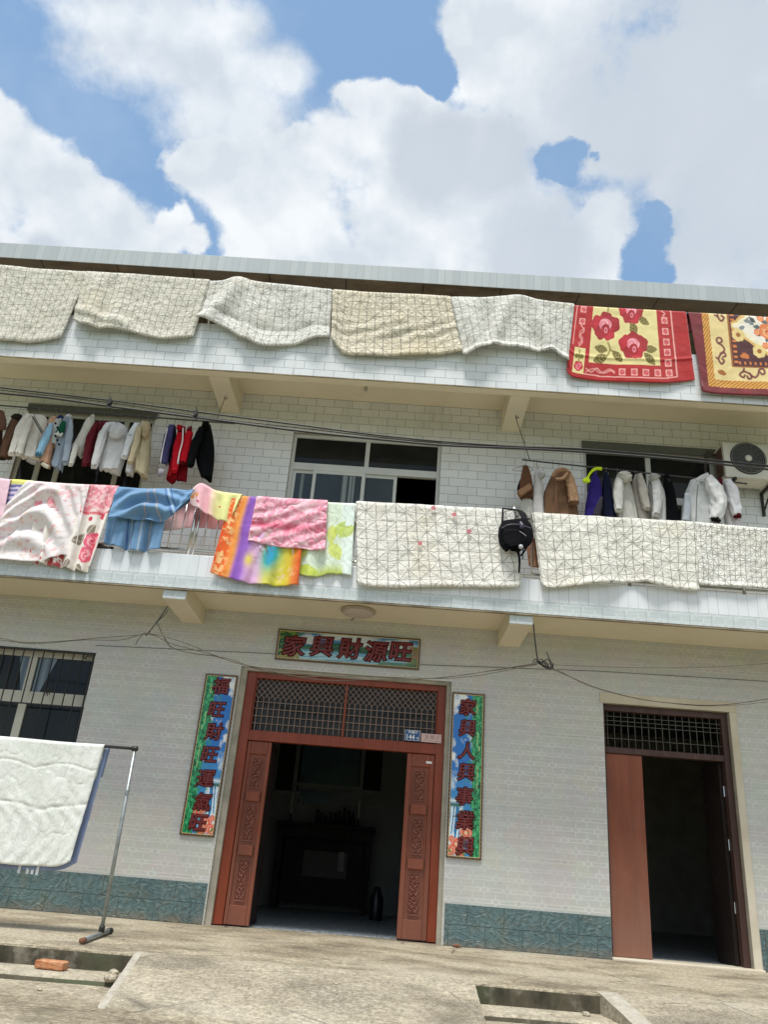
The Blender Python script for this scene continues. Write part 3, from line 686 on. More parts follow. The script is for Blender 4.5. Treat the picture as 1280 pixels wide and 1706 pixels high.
# ------------------------------------------------------------------ hanging cloth
def m_attr(name, rough=.85, sheen=.2, sc=90, bs=.08):
    def fn(p):
        a = nd('ShaderNodeVertexColor'); a.layer_name = 'print'; p.inputs['Sheen Weight'].default_value = sheen
        co = uvco(); put(p.inputs['Normal'], bump(add(noise(co, sc, 3), mul(noise(co, 14, 4), 2.0)), bs, .004))
        return mixc(mr(noise(co, 11, 4), .35, .65), a.outputs[0], mixc(.06, a.outputs[0], (0, 0, 0)))
    return material(name, fn, rough)
PRINT = m_attr('printed_cotton'); PLUSH = m_attr('printed_plush', .95, .5, 160, .2)
def m_quilt(sp, diag, dens, tone, puff):
    dens = min(1, dens*.70); puff = puff*1.6; tone = (tone[0]*1.10, tone[1]*1.10, tone[2]*1.08)
    def fn(p):
        uv = uvco(); s = sep(uv); wob = sub(noise(uv, 3.0, 3), .5); wob2 = sub(noise(add_v(uv, 31), 3.4, 3), .5)
        x = add(s[0], mul(wob, .07)); y = add(s[1], mul(wob2, .07))
        def line(c, per, wd): return mr(ab(sub(fr(mul(c, 1/per)), .5)), .5-wd/per, .5-.25*wd/per)
        brk = mr(noise(uv, 9, 3), .36, .52, .35, 1)
        L = mx(line(x, sp, .0050), mul(line(y, sp, .0050), .9))
        d1 = mul(line(add(x, y), sp*diag, .0062), mr(noise(uv, 2.1, 2), .40, .47, .12, 1)); d2 = mul(line(sub(x, y), sp*diag, .0062), mr(noise(add_v(uv, 7), 1.9, 2), .42, .5, .12, 1))
        L = mul(mx(L, mx(d1, d2)), brk)
        c = mixc(mr(noise(uv, 2.0, 5), .3, .7), tone, tuple(q*1.1 for q in tone)); c = mixc(mul(mr(noise(add_v(uv, 3), 1.2, 6, .6), .54, .72), .5), c, (tone[0]*.88, tone[1]*.79, tone[2]*.60))
        c = mixc(mul(mr(noise(uv, 45, 3), .55, .75), .14), c, (.45, .40, .30))
        c = mixc(mul(L, dens), c, (.10, .10, .11))
        h = add(mul(noise(uv, 10, 5, .65), 1.0), mul(noise(vscale(uv, 26, 70, 1), 1, 3), .35)); h = add(sub(h, mul(L, .6)), mul(voro(uv, 17, 'SMOOTH_F1'), -.6))
        put(p.inputs['Normal'], bump(h, puff, .022)); p.inputs['Sheen Weight'].default_value = .1
        return c
    return fn
QA = material('cotton_quilt_triangles', m_quilt(.092, 2.0, .75, (.60, .575, .505), .5), .95)
QB = material('cotton_quilt_yellowed', m_quilt(.105, 2.0, .55, (.63, .575, .46), .7), .95)
QC = material('cotton_quilt_greyish', m_quilt(.098, 2.0, .8, (.60, .59, .555), .5), .95)
QD = material('cotton_quilt_large_grid', m_quilt(.121, 2.0, .6, (.69, .675, .63), .6), .95)
QE = material('cotton_quilt_wavy_grid', m_quilt(.108, 2.0, .6, (.68, .665, .61), .6), .95)
QF = material('cotton_quilt_fine_grid', m_quilt(.066, 2.0, .6, (.70, .69, .645), .6), .95)

def cloth(name, mat_, top, bot, Y, t=.004, nu=70, nv=46, fold=None, R=.045, back=.30, art=None, parent=None, bulge=0, drape=True, seed=0, wr=.006, crease=.55):
    TW = np.array([at(a, b, Y) for a, b in top]); BW = np.array([at(a, b, Y) for a, b in bot])
    us = np.linspace(0, 1, nu+1)
    if len(TW) > 3: 
        a_, _ = spline(list(TW), [0]*len(TW), 6); TW = np.array(a_)
    if len(BW) > 3:
        a_, _ = spline(list(BW), [0]*len(BW), 6); BW = np.array(a_)
    Pt = poly(TW, us); Pb = poly(BW, us)
    L = float(np.mean(np.linalg.norm(Pb-Pt, axis=1))); Wd = float(np.linalg.norm(Pt[-1]-Pt[0]))
    nb = 12 if drape and back else 0
    vs = np.concatenate([-np.linspace(back/L, 0, nb, endpoint=False) if nb else [], np.linspace(0, 1, nv+1)**1.15])
    U, Vv = np.meshgrid(us, vs, indexing='ij'); Vc = np.abs(Vv); s = Vc*L
    P = Pt[:, None, :]*(1-Vc[..., None]) + Pb[:, None, :]*Vc[..., None]
    if bulge: 
        e = np.sin(np.pi*np.clip(Vv, 0, 1))*bulge; P[..., 0] += e*((U > .5)*2-1)*np.abs(2*U-1)**4
    yo = np.where(s < R, R-np.sqrt(np.clip(R*R-(R-s)**2, 0, None)), 0) if drape else 0
    front = Vv >= 0
    F = np.zeros_like(U)
    if fold is not None: F = fold(U, np.clip(Vv, 0, 1), U*Wd, s)
    F = F + wr*(fbm(U*Wd*7+seed*11, s*7+seed, 4)-.5)*2*np.minimum(1, s/.08) + wr*1.2*(fbm(U*Wd*2.2+seed*5, s*2.2, 3)-.5)*2
    n_ = fbm(U*Wd*4.2+seed*3, s*4.2+seed*7, 3); F = F - wr*crease*np.exp(-np.abs(n_-.5)/.03)*np.minimum(1, s/.1)
    y = Y + yo - F*np.minimum(1, s/.12+.0)
    if drape: y = np.where(front, y, Y+2*R-yo)
    P[..., 1] = y
    if t > .012: P[..., 2] += .010*(fbm(U*Wd*5, 3+seed, 3)-.5)*(Vc < .05) + .02*(fbm(U*Wd*4, 9+seed, 3)-.5)*Vc
    else: P[..., 2] += .012*(fbm(U*Wd*5, 9+seed, 3)-.5)*Vc
    du = np.gradient(P, axis=0); dv = np.gradient(P, axis=1); N = np.cross(dv, du); N /= (np.linalg.norm(N, axis=-1, keepdims=True)+1e-9)
    if N[nu//2, -3, 1] > 0: N = -N
    wdt = max(t*1.6, .008); dist = np.minimum(np.minimum(U, 1-U)*Wd, (1-np.clip(Vv, -9, 1))*L)
    if nb: dist = np.minimum(dist, (Vv*L+back))
    pr_ = np.sqrt(np.clip(1-(1-np.clip(dist/wdt, 0, 1))**2, .03, 1))[..., None]
    A = P+N*t*pr_; B = P-N*t*pr_
    nuv = (nu+1)*len(vs); nvv = len(vs)
    idx = np.arange(nuv).reshape(nu+1, nvv)
    qa = np.stack([idx[:-1, :-1], idx[:-1, 1:], idx[1:, 1:], idx[1:, :-1]], -1).reshape(-1, 4)
    # winding so that the front grid faces the street
    e1 = A[nu//2, nvv-2]-A[nu//2, nvv-3]; e2 = A[nu//2+1, nvv-3]-A[nu//2, nvv-3]
    if np.dot(np.cross(e1, e2), N[nu//2, nvv-3]) < 0: qa = qa[:, ::-1]
    faces = [tuple(q) for q in qa] + [tuple(q[::-1]+nuv) for q in qa]
    ring = list(idx[:, 0]) + list(idx[-1, 1:]) + list(idx[-2::-1, -1]) + list(idx[0, -2:0:-1])
    for a, b in zip(ring, ring[1:]+ring[:1]): faces.append((int(a), int(b), int(b)+nuv, int(a)+nuv))
    off = np.array(parent.location) if parent is not None else np.zeros(3)
    me = bpy.data.meshes.new(name); me.from_pydata(np.concatenate([A.reshape(-1, 3), B.reshape(-1, 3)])-off, [], faces)
    me.polygons.foreach_set('use_smooth', [True]*len(me.polygons))
    uvv = np.concatenate([np.stack([U*Wd, Vv*L], -1).reshape(-1, 2)]*2)+seed*1.37
    ul = me.uv_layers.new(name='UVMap'); li = np.empty(len(me.loops), dtype=np.int32); me.loops.foreach_get('vertex_index', li)
    ul.data.foreach_set('uv', uvv[li].astype(np.float32).ravel())
    if art is not None:
        c = np.clip(art(U, Vv, U*Wd, Vv*L), 0, 1); c = np.concatenate([c, np.ones(c.shape[:2]+(1,))], -1).reshape(-1, 4); c = np.concatenate([c, c])
        at_ = me.color_attributes.new('print', 'FLOAT_COLOR', 'POINT'); at_.data.foreach_set('color', c.astype(np.float32).ravel())
    me.materials.append(mat_); me.update()
    bm = bmesh.new(); bm.from_mesh(me); bmesh.ops.recalc_face_normals(bm, faces=bm.faces[:]); bm.to_mesh(me); bm.free()
    o = bpy.data.objects.new(name, me); COL.objects.link(o)
    if parent is not None: o.parent = parent
    return o
S = np.sin; pi2 = 2*math.pi
def folds(*terms, q=1.3):                       # (amplitude, cycles across, phase, slant)
    return lambda u, v, x, y: sum(a*(v**q)*S(pi2*(k*u+ph+sl_*v)) for a, k, ph, sl_ in terms)
def ridge(*rs):                                 # (amp, u centre at top, drift down, width) single folds
    return lambda u, v, x, y: sum(a*np.exp(-((u-c-d*v)/w_)**2)*np.minimum(1, .25+v) for a, c, d, w_ in rs)
def plus(*fs): return lambda u, v, x, y: sum(f(u, v, x, y) for f in fs)

GQ = 'cotton quilts airing on the top balcony'; GL = 'cotton quilts airing on the first balcony'
def quilt(label, mat_, top, bot, Y, fold, seed, group, t=.017, **k):
    return tag(cloth('quilt', mat_, top, bot, Y, t, 84, 56, fold, art=None, seed=seed, wr=.012, crease=.12, **k), label, 'quilt', group)
YU = -1.13
hem = lambda a, w_=.10: (lambda u, v, x, y: a*np.exp(-((1-v)/w_)**2))
quilt('off-white quilt at the left end of the top balcony, cut by the photo edge', QA, [(-60, 436), (0, 441), (60, 447), (148, 453)], [(-70, 558), (0, 568), (60, 571), (103, 565)], YU+.006, plus(folds((.012, 2, .1, .2)), hem(.02)), 1, GQ)
quilt('off-white quilt with a tucked lower left corner, second from left on top balcony', QA, [(141, 452), (220, 456), (300, 462), (351, 466)], [(122, 534), (150, 550), (205, 553), (265, 566), (322, 563)], YU-.012, plus(ridge((.10, .12, .06, .09), (-.06, .27, -.02, .05), (.05, .40, -.1, .10)), hem(.025, .10), lambda u, v, x, y: .035*np.exp(-((v-.80-.25*(u-.15))/.07)**2)*(u < .5)), 2, GQ)
quilt('crumpled quilt humped over the rail, third from left on top balcony', QC, [(349, 468), (372, 467), (396, 460), (424, 468), (480, 474), (554, 482)], [(331, 539), (368, 547), (425, 577), (475, 577), (549, 565)], YU+.004, plus(ridge((.11, .28, -.25, .08), (.06, .33, .08, .05), (-.05, .62, .1, .1), (.04, .8, .1, .06)), hem(.05, .14), lambda u, v, x, y: -.02*np.exp(-((v-.74)/.06)**2)), 3, GQ)
quilt('flat yellowed quilt with deep creases in the middle of the top balcony', QB, [(554, 482), (620, 487), (690, 490), (752, 494)], [(552, 566), (580, 592), (660, 594), (720, 593), (772, 587)], YU+.002, plus(folds((.012, 3, .3, 0)), lambda u, v, x, y: .010*S(pi2*(3*u+6*v))*np.exp(-((v-.62)/.18)**2), hem(.03, .12)), 4, GQ, t=.02)
quilt('greyish quilt with drooping left corner beside the red rose blanket, top balcony', QC, [(750, 494), (800, 495), (838, 493), (868, 491), (900, 499), (958, 506)], [(772, 597), (800, 588), (822, 581), (872, 583), (920, 590), (947, 603)], YU-.014, plus(ridge((.10, .10, .05, .09), (-.05, .27, .0, .05), (.09, .48, -.20, .06), (-.05, .60, .1, .07), (.06, .67, .15, .05)), hem(.05, .07)), 5, GQ)
YL = -1.125
quilt('wide white quilt with a large thread grid and tiny pink flowers, beside the black bag', QD, [(593, 834), (660, 838), (750, 843), (856, 849)], [(594, 972), (620, 979), (750, 979), (858, 979), (866, 970)], YL, plus(folds((.010, 2.3, .2, .1)), hem(.02, .06)), 6, GL, t=.016)
QW = bpy.data.objects[[o.name for o in bpy.data.objects if o.get('label', '').startswith('wide white quilt')][0]]
for px, py in ((757, 857), (782, 885), (700, 905), (722, 846)):
    c = at(px, py, YL-.046); b = MB()
    for k in range(5): b.lathe((c[0]+.016*math.cos(k*1.257), c[1], c[2]+.016*math.sin(k*1.257)), [(.001, -.004), (.012, -.002), (.010, .006)], 8, axis=1)
    b.build('embroidered_flower', plain('pink_thread', (.62, .16, .20), .9), QW)
quilt('white quilt with wavy lower edge and bent thread grid, right of the black bag', QE, [(886, 853), (980, 859), (1100, 866), (1160, 869)], [(902, 972), (915, 981), (1000, 974), (1070, 970), (1092, 976), (1166, 986)], YL, plus(ridge((.045, .38, .02, .12), (-.04, .55, .02, .07), (.05, .68, .03, .06)), hem(.02, .06)), 7, GL, t=.016)
quilt('white quilt with the finest thread grid at the right end of the first balcony', QF, [(1157, 869), (1220, 875), (1280, 880), (1400, 890)], [(1164, 975), (1220, 978), (1280, 981), (1400, 992)], YL+.012, plus(folds((.010, 3, .2, .1)), hem(.02, .06)), 8, GL, t=.015)

# ---- printed blankets (art is drawn per vertex on a dense sheet)
C = lambda h: np.array(lin(h))
def paint(c, m_, col): m_ = np.clip(m_, 0, 1)[..., None]; c[:] = c*(1-m_)+np.asarray(col)*m_
def disc(x, y, cx, cy, r, soft=.15): return np.clip((1-np.hypot(x-cx, y-cy)/r)/soft, 0, 1)
def stroke(x, y, pts, w_):
    m_ = np.zeros_like(x); P = np.array(pts, float)
    for a, b in zip(P[:-1], P[1:]):
        d = b-a; t = np.clip(((x-a[0])*d[0]+(y-a[1])*d[1])/(d@d+1e-9), 0, 1)
        m_ = np.maximum(m_, np.clip(1.5-np.hypot(x-a[0]-t*d[0], y-a[1]-t*d[1])/w_, 0, 1))
    return m_
def curve(pts, n=6):
    P = [np.array(p, float) for p in pts]; o, _ = spline(P, [0]*len(P), n); return o
def leafm(x, y, cx, cy, a, L, W):
    dx, dy = x-cx, y-cy; u = (dx*math.cos(a)+dy*math.sin(a))/L; v = (-dx*math.sin(a)+dy*math.cos(a))/W
    return ((u > 0) & (u < 1) & (np.abs(v) < np.sin(np.pi*np.clip(u, 0, 1))**.8)).astype(float), u, v
def rose(c, x, y, cx, cy, r, cols):
    th = np.arctan2(y-cy, x-cx); d = np.hypot(x-cx, y-cy)
    R_ = r*(.86+.16*np.abs(np.sin(th*2.5+1)))
    paint(c, (d < R_), cols[0]); paint(c, (d < R_*.72)*(np.sin(th*2.5+d/r*5) > .1), cols[1]); paint(c, d < R_*.58, cols[2]); paint(c, (d < R_*.58)*(np.sin(th*2+d/r*13) > .35), cols[0]); paint(c, d < r*.16, cols[3])
def art_red(u, v, X, Y_):
    c = np.empty(u.shape+(3,)); c[:] = C('#b1060f'); c *= (.88+.22*fbm(X*5, Y_*9))[..., None]
    cream = C('#e6d796'); pink = C('#eda79f'); W = 2.05; x = u*2.05; y = v*1.10
    paint(c, (np.abs(u-(.035+.0*v)) < .004)*(v < .58), pink); paint(c, (np.abs(u-.862) < .006)*(v < .93), pink); paint(c, (np.abs(v-.925-.02*np.sin(u*3)) < .008)*(u > .10)*(u < .866), pink)
    paint(c, (u > .175)*(u < .735)*(v < .775), cream)
    reds = [C('#a80a1c'), C('#c4142c'), C('#e98494'), C('#7a0414')]; dk = C('#5b4a20'); ol = C('#8d8038')
    for (pts) in ([(.66, .55), (.70, .64), (.66, .74)], [(1.03, .2), (1.06, .42), (1.1, .55)], [(.70, .64), (.80, .70)], [(.64, .0), (.63, .1)]): paint(c, stroke(x, y, curve(pts), .012), ol)
    for (cx, cy, a, L, Wd) in ((.66, .66, 3.3, .22, .06), (.66, .74, 2.75, .24, .07), (.74, .66, .75, .22, .06), (1.06, .22, 1.3, .22, .07), (1.17, .14, .5, .22, .06), (1.25, .62, .0, .22, .06), (1.25, .68, .75, .24, .06)):
        m_, uu, vv = leafm(x, y, cx, cy, a, L, Wd); paint(c, m_, ol); paint(c, m_*((np.sin(uu*28+np.abs(vv)*6) > .3)), dk)
    for (cx, cy, r) in ((.60, .30, .215), (1.05, .06, .19), (1.08, .57, .205)):
        for (ax, ay, ar, col) in ((0, -.45, .55, reds[0]), (-.58, -.12, .60, reds[1]), (.58, -.12, .60, reds[0]), (-.30, .48, .5, reds[0]), (.28, .50, .5, reds[1])): d_ = np.hypot(x-cx-ax*r, y-cy-ay*r)/(ar*r*(1+.08*np.sin(5*np.arctan2(y-cy-ay*r, x-cx-ax*r)+cx*9))); paint(c, d_ < 1, col); paint(c, (np.abs(d_-.8) < .07)*.5, reds[3])
        d_ = np.hypot(x-cx, (y-cy+.08*r)*1.15)/(.50*r); paint(c, d_ < 1, reds[2]); paint(c, (d_ < 1)*(np.sin(d_*9+3*np.arctan2(y-cy, x-cx)) > .6), C('#f6bcc4')); d_ = np.hypot((x-cx-.02*r)*1.2, y-cy-.28*r)/(.42*r); paint(c, d_ < 1, reds[0]); d_ = np.hypot((x-cx-.06*r)*1.5, y-cy-.30*r)/(.22*r); paint(c, (d_ < 1), reds[2]); paint(c, d_ < .4, reds[3])
    for (cu, cv) in [(.80, .16), (.80, .31), (.80, .46), (.80, .60), (.80, .745), (.80, .875), (.71, .875), (.62, .875), (.53, .875), (.44, .875), (.095, .07), (.095, .235)]:
        bx_ = (np.abs(x-cu*2.05) < .052)*(np.abs(y-cv*1.10) < .05); paint(c, bx_, pink); rose(c, x, y, cu*2.05, cv*1.10, .038, [C('#cf3b4a'), pink, C('#cf3b4a'), pink])
    paint(c, (u > .055)*(u < .145)*(v > .60)*(v < .945), cream); rose(c, x, y, .205, .93, .075, [reds[1], reds[2], reds[2], reds[1]])
    paint(c, stroke(x, y, [(.2, .7), (.205, .86)], .01), ol)
    for a in (2.6, .5, 3.0, .1): m_, _, _ = leafm(x, y, .2, .78, a, .08, .025); paint(c, m_, ol)
    paint(c, stroke(x, y, curve([(.33, .95), (.42, .99), (.5, .93), (.6, .99), (.72, .95), (.78, .98)]), .009)*.9, pink); paint(c, stroke(x, y, curve([(.33, 1.0), (.45, .94), (.56, .99), (.7, .93), (.78, .96)]), .008)*.8, pink)
    paint(c, stroke(x, y, curve([(.18, .32), (.24, .40), (.17, .48), (.23, .56), (.18, .64)]), .010)*.85, pink); paint(c, stroke(x, y, curve([(.24, .36), (.17, .44), (.23, .52), (.17, .6)]), .008)*.7, pink)
    paint(c, stroke(x, y, curve([(1.60, .03), (1.66, .07), (1.62, .1), (1.66, .14)]), .009), pink)
    return c
def art_burg(u, v, X, Y_):
    W = 2.4; x = u*W; y = v*1.13; c = np.empty(u.shape+(3,)); c[:] = C('#75091a'); c *= (.7+.55*fbm(X*6, Y_*8))[..., None]
    cream = C('#e8d193'); gold = C('#c98420'); gold2 = C('#9e5c10'); dark = C('#470510'); orange = C('#d67a38')
    x0, yb = .24, .99
    rope = (np.abs(x-x0) < .055)*(y < yb+.03)+(np.abs(y-yb) < .05)*(x > x0-.05)
    inn = (x > x0+.03)*(y < yb-.03); paint(c, inn, cream)
    tw = .5+.5*np.sin((np.where(y > yb-.06, x+(y-yb)*1.5, y+(x-x0)*1.5))*105+1.2*fbm(x*20, y*20)); paint(c, np.clip(rope, 0, 1), gold); paint(c, np.clip(rope, 0, 1)*(tw > .7), C('#e3b050')); paint(c, np.clip(rope, 0, 1)*(tw < .22), gold2)
    paint(c, (x > .56)*(y < .755), gold2); paint(c, (x > .585)*(y < .735), dark)
    paint(c, (x > .60)*(x < .66)*(y < .70)*(np.sin(y*85) > .2), orange); paint(c, (y > .67)*(y < .71)*(x > .62)*(np.sin(x*85) > .2), orange)
    wav = .03*np.abs(np.sin((x-y)*16)); md = np.abs(x-1.42)/.78+np.abs(y-.18)/.56
    paint(c, (md < 1.10+wav)*(x > .60)*(y < .70), C('#e3b765')); paint(c, (md < 1.02+wav)*(x > .60)*(y < .70), C('#f2e6c4')); paint(c, (md < .92)*(x > .66)*(y < .7), C('#ece6d6'))
    for cx, cy in ((.70, .30), (1.28, .68), (.98, .52)): 
        for k in range(7): paint(c, disc(x, y, cx+.055*math.cos(k*.9), cy+.055*math.sin(k*.9), .045), C('#ead08a'))
        paint(c, disc(x, y, cx, cy, .035), gold2)
    rs = np.random.RandomState(5)
    for k in range(60):
        a = rs.rand()*6.28; rr = .12+.42*rs.rand(); cx, cy = 1.36+rr*math.cos(a)*1.05, .20+rr*math.sin(a)*.72
        m_, uu, vv = leafm(x, y, cx, cy, a+rs.randn()*.6, .11, .03); paint(c, m_*(md < .95), C(['#566064', '#7d868a', '#3f494d'][k % 3]))
    for cx, cy, r in ((1.12, .23, .115), (1.36, .24, .15), (1.28, .42, .13), (1.2, .05, .075), (1.55, .15, .14), (1.50, .40, .12), (.98, .25, .05), (1.08, .44, .05), (1.05, .05, .05), (1.7, .3, .12)): rose(c, x, y, cx, cy, r, [C('#e2793e'), C('#f0a36c'), C('#f3b27d'), C('#c9531f')])
    for k in range(7): m_, _, _ = leafm(x, y, .76, .62, -2.7+k*.42, .075, .016); paint(c, m_, orange)
    sw = C('#6b0e22')
    def scroll(ox, oy, rot, s_):
        for pts in ([(0, .10), (.05, .06), (.02, .0), (-.05, .02), (-.04, .10), (.05, .14), (.10, .22), (.02, .32), (-.02, .42), (.04, .50), (.09, .44), (.05, .40)], [(.02, .30), (.10, .28), (.12, .34), (.07, .36)], [(-.02, .42), (-.07, .40)]):
            P = [(ox+s_*(a*math.cos(rot)-b*math.sin(rot)), oy+s_*(a*math.sin(rot)+b*math.cos(rot))) for a, b in pts]; paint(c, stroke(x, y, curve(P, 5), .014), sw)
    scroll(.42, .36, .1, .72); scroll(1.02, .80, 1.50, .72); scroll(.44, -.28, 0, .8); scroll(1.9, .80, 1.5, .72)
    for k in range(5): m_, _, _ = leafm(x, y, .40, .87, -2.4+k*.5, .08, .02); paint(c, m_, gold2)
    return c
tag(cloth('blanket', PLUSH, [(956, 507), (1000, 510), (1050, 513), (1143, 518)], [(944, 619), (962, 630), (1050, 637), (1110, 638), (1159, 632)], YU, .006, 240, 150, plus(folds((.015, 1.5, .2, .1)), lambda u, v, x, y: .010*np.exp(-((v-.70)/.02)**2)), art=art_red, seed=9, crease=.15), 'bright red plush blanket with three big roses on a cream panel', 'blanket')
tag(cloth('blanket', PLUSH, [(1147, 519), (1200, 522), (1280, 527), (1420, 536)], [(1171, 646), (1178, 655), (1280, 662), (1440, 673)], YU, .008, 260, 150, plus(folds((.014, 2, .2, .2)), hem(.015, .08)), art=art_burg, seed=10, crease=.15), 'burgundy plush blanket with gold rope border and orange flower bunch', 'blanket')

def art_floral(base, cols, sc, dens, extra=None):
    def f(u, v, X, Y_):
        c = np.empty(u.shape+(3,)); c[:] = C(base); rs = np.random.RandomState(int(sc*100)+len(cols)); W, H = X.max(), Y_.max()
        for k in range(int(dens*W*max(H, .3))):
            cx, cy = rs.rand()*W, rs.rand()*(H+.3)-.3; r = sc*(.35+.9*rs.rand()); col = C(cols[rs.randint(len(cols))])
            d = np.hypot((X-cx), (Y_-cy)); th = np.arctan2(Y_-cy, X-cx); m_ = np.clip((1-d/(r*(.7+.3*np.sin(th*5+k))))*3, 0, 1)*(.35+.5*fbm(X*40, Y_*40+k))
            paint(c, m_, col)
        if extra: extra(c, u, v, X, Y_)
        return c
    return f
def ex_floral(c, u, v, X, Y_):
    m_ = np.clip((fbm(X*3.2, Y_*3.2)-.47)*6, 0, 1)*(fbm(X*60, Y_*60) > .53); paint(c, m_*.30, C('#b5aea2')); m2 = np.clip((fbm(X*2.7+9, Y_*2.7)-.52)*7, 0, 1)*(fbm(X*26, Y_*26+5) > .5); paint(c, m2*.45, C('#dc98a0'))
def swag(u, v, x, y):
    ph = (v*3.1-2.6*(u-.46)**2*4*(1-.3*v)); a = np.exp(-((u-.5)/.34)**2)*np.exp(-((v-.42)/.5)**2)
    return .055*a*S(pi2*ph) + .042*v*S(pi2*(3.2*u-.5*v+.1))*(np.abs(u-.5) > .2) + .02*v*S(pi2*(6*u+.3))*(u < .3)
tag(cloth('bed_sheet', PRINT, [(46, 799), (60, 800), (100, 803), (150, 806)], [(-62, 925), (0, 931), (50, 935), (92, 930), (104, 924), (121, 928)], YL-.045, .003, 150, 110, swag, art=art_floral('#e9e2e3', ['#e39aa4', '#d67f8c', '#eebcbc', '#b9b3a4', '#dfa78e', '#a9ad98'], .032, 190, ex_floral), seed=11), 'white satin sheet with small pink flowers draped in curved swags', 'bed sheet', None)
def ex_rose(c, u, v, X, Y_):
    top_ = np.clip((.34+.03*np.sin(X*30)-v)*30, 0, 1); paint(c, top_, C('#e58c98')); paint(c, top_*(fbm(X*30, Y_*30) > .52), C('#f3c4c8')); paint(c, np.exp(-((v-.35)/.018)**2), C('#d4455c'))
    W, H = X.max(), Y_.max()
    for (a, b, r, cs) in ((.86, .66, .11, ['#e2607a', '#f08a9c', '#f5b0b8', '#d04060']), (.82, .82, .10, ['#e2607a', '#f29aa8', '#f5b0b8', '#d04060']), (.77, .42, .03, ['#cf3550', '#e2607a', '#cf3550', '#cf3550']), (.92, .38, .04, ['#cf3550', '#e2607a', '#cf3550', '#cf3550'])): rose(c, X, Y_, a*W, b*H, r, [C(q) for q in cs])
    for (a, b, ang) in ((.74, .58, 2.2), (.72, .66, 2.9), (.70, .95, .4), (.62, .90, 2.2), (.78, .60, 5.2)):
        m_, uu, vv = leafm(X, Y_, a*W, b*H, ang, .15, .05); paint(c, m_, C('#8b7f70')); paint(c, m_*(np.abs(vv) < .1), C('#d5cbb8'))
    paint(c, (u < .5)*(v > .8)*(fbm(X*22, Y_*22) > .45), C('#c8535a'))
tag(cloth('bed_sheet', PRINT, [(62, 803), (120, 805), (165, 806), (198, 808)], [(50, 936), (100, 944), (138, 952), (152, 944)], YL-.015, .003, 120, 110, plus(folds((.040, 5, .2, .1), (.015, 9, .5, .1), q=.6)), art=art_floral('#eee8e0', ['#efd0cf'], .05, 6, ex_rose), seed=12), 'white sheet with pink lace top and large pink roses hanging below the floral one', 'bed sheet')
def art_str(u, v, X, Y_):
    c = np.empty(u.shape+(3,)); c[:] = C('#e3e27a'); b = (v*9+.3*fbm(X*6, Y_*6)) % 1
    paint(c, (v > .14)*(v < .80), C('#b7b3cf')); paint(c, (v > .14)*(v < .8)*(b > .55), C('#6d6aa8')); paint(c, (v > .6)*(v < .78)*(b > .4), C('#3f4f9d')); paint(c, (v > .14)*(v < .8)*(np.abs(b-.25) < .1), C('#d9c4d4')); return c
tag(cloth('bed_sheet', PRINT, [(16, 797), (30, 797), (40, 798), (55, 799)], [(-10, 866), (2, 868), (10, 868), (22, 866)], YL-.004, .003, 60, 60, folds((.02, 2, .2, .1)), art=art_str, seed=13), 'yellow cloth with purple stripes at the left end of the first balcony', 'cloth')
tag(cloth('bed_sheet', PRINT, [(-45, 792), (0, 795), (8, 796), (18, 797)], [(-50, 860), (-8, 862), (-2, 862), (6, 862)], YL-.04, .003, 40, 40, folds((.012, 2, .2, .1)), art=art_floral('#ecc6d4', ['#e8a5b8', '#f4dfe4'], .05, 20), seed=14), 'pale pink cloth at the far left end of the first balcony', 'cloth')
tag(cloth('bed_sheet', PRINT, [(-40, 799), (-10, 800), (10, 801), (30, 802)], [(-44, 884), (-12, 886), (0, 887), (12, 884)], YL+.035, .003, 30, 40, folds((.01, 2, .2, .1)), art=art_floral('#4d7396', ['#2d4a6a', '#7aa0bb'], .06, 20), seed=15), 'dark blue cloth showing under the purple striped one', 'cloth')
def art_blue(s0):
    def f(u, v, X, Y_):
        c = np.empty(u.shape+(3,)); c[:] = C('#6890b6'); c *= (.9+.2*fbm(X*5, Y_*5))[..., None]
        for (a, sl_, w_, col) in s0:
            paint(c, np.exp(-((u-a-sl_*v)/w_)**4), C(col))
        return c
    return f
bs = thing('bed_sheet', 'blue sheet with navy and white stripes folded double over the rail', 'bed sheet', at(240, 812, YL))
cloth('lower_fold', PRINT, [(188, 812), (220, 814), (250, 815), (284, 818)], [(173, 904), (215, 917), (240, 918), (267, 915)], YL-.01, .003, 80, 80, folds((.045, 3, .35, .2), (.02, 6, .1, .2)), art=art_blue([(.34, .05, .009, '#2a4a8a'), (.40, .05, .006, '#c8d4e2'), (.45, .05, .007, '#2a4a8a'), (.62, .0, .014, '#a9b4c0'), (.78, -.03, .010, '#b4a498')]), parent=bs, seed=16)
cloth('upper_fold', PRINT, [(196, 809), (240, 812), (282, 812), (308, 815), (323, 814)], [(181, 864), (215, 866), (238, 867), (278, 868), (318, 831)], YL-.055, .003, 90, 60, lambda u, v, x, y: .06*np.exp(-((u-.42)/.32)**2)*S(pi2*(v*2.0-2.2*(u-.45)**2*3))+.05*v+.02*v*S(pi2*(5*u+v)), art=art_blue([(.62, .10, .007, '#2a4a8a'), (.655, .10, .005, '#c8d4e2'), (.69, .10, .007, '#2a4a8a'), (.48, .1, .007, '#b9a496'), (.42, -.03, .006, '#b79c90')]), parent=bs, seed=17)
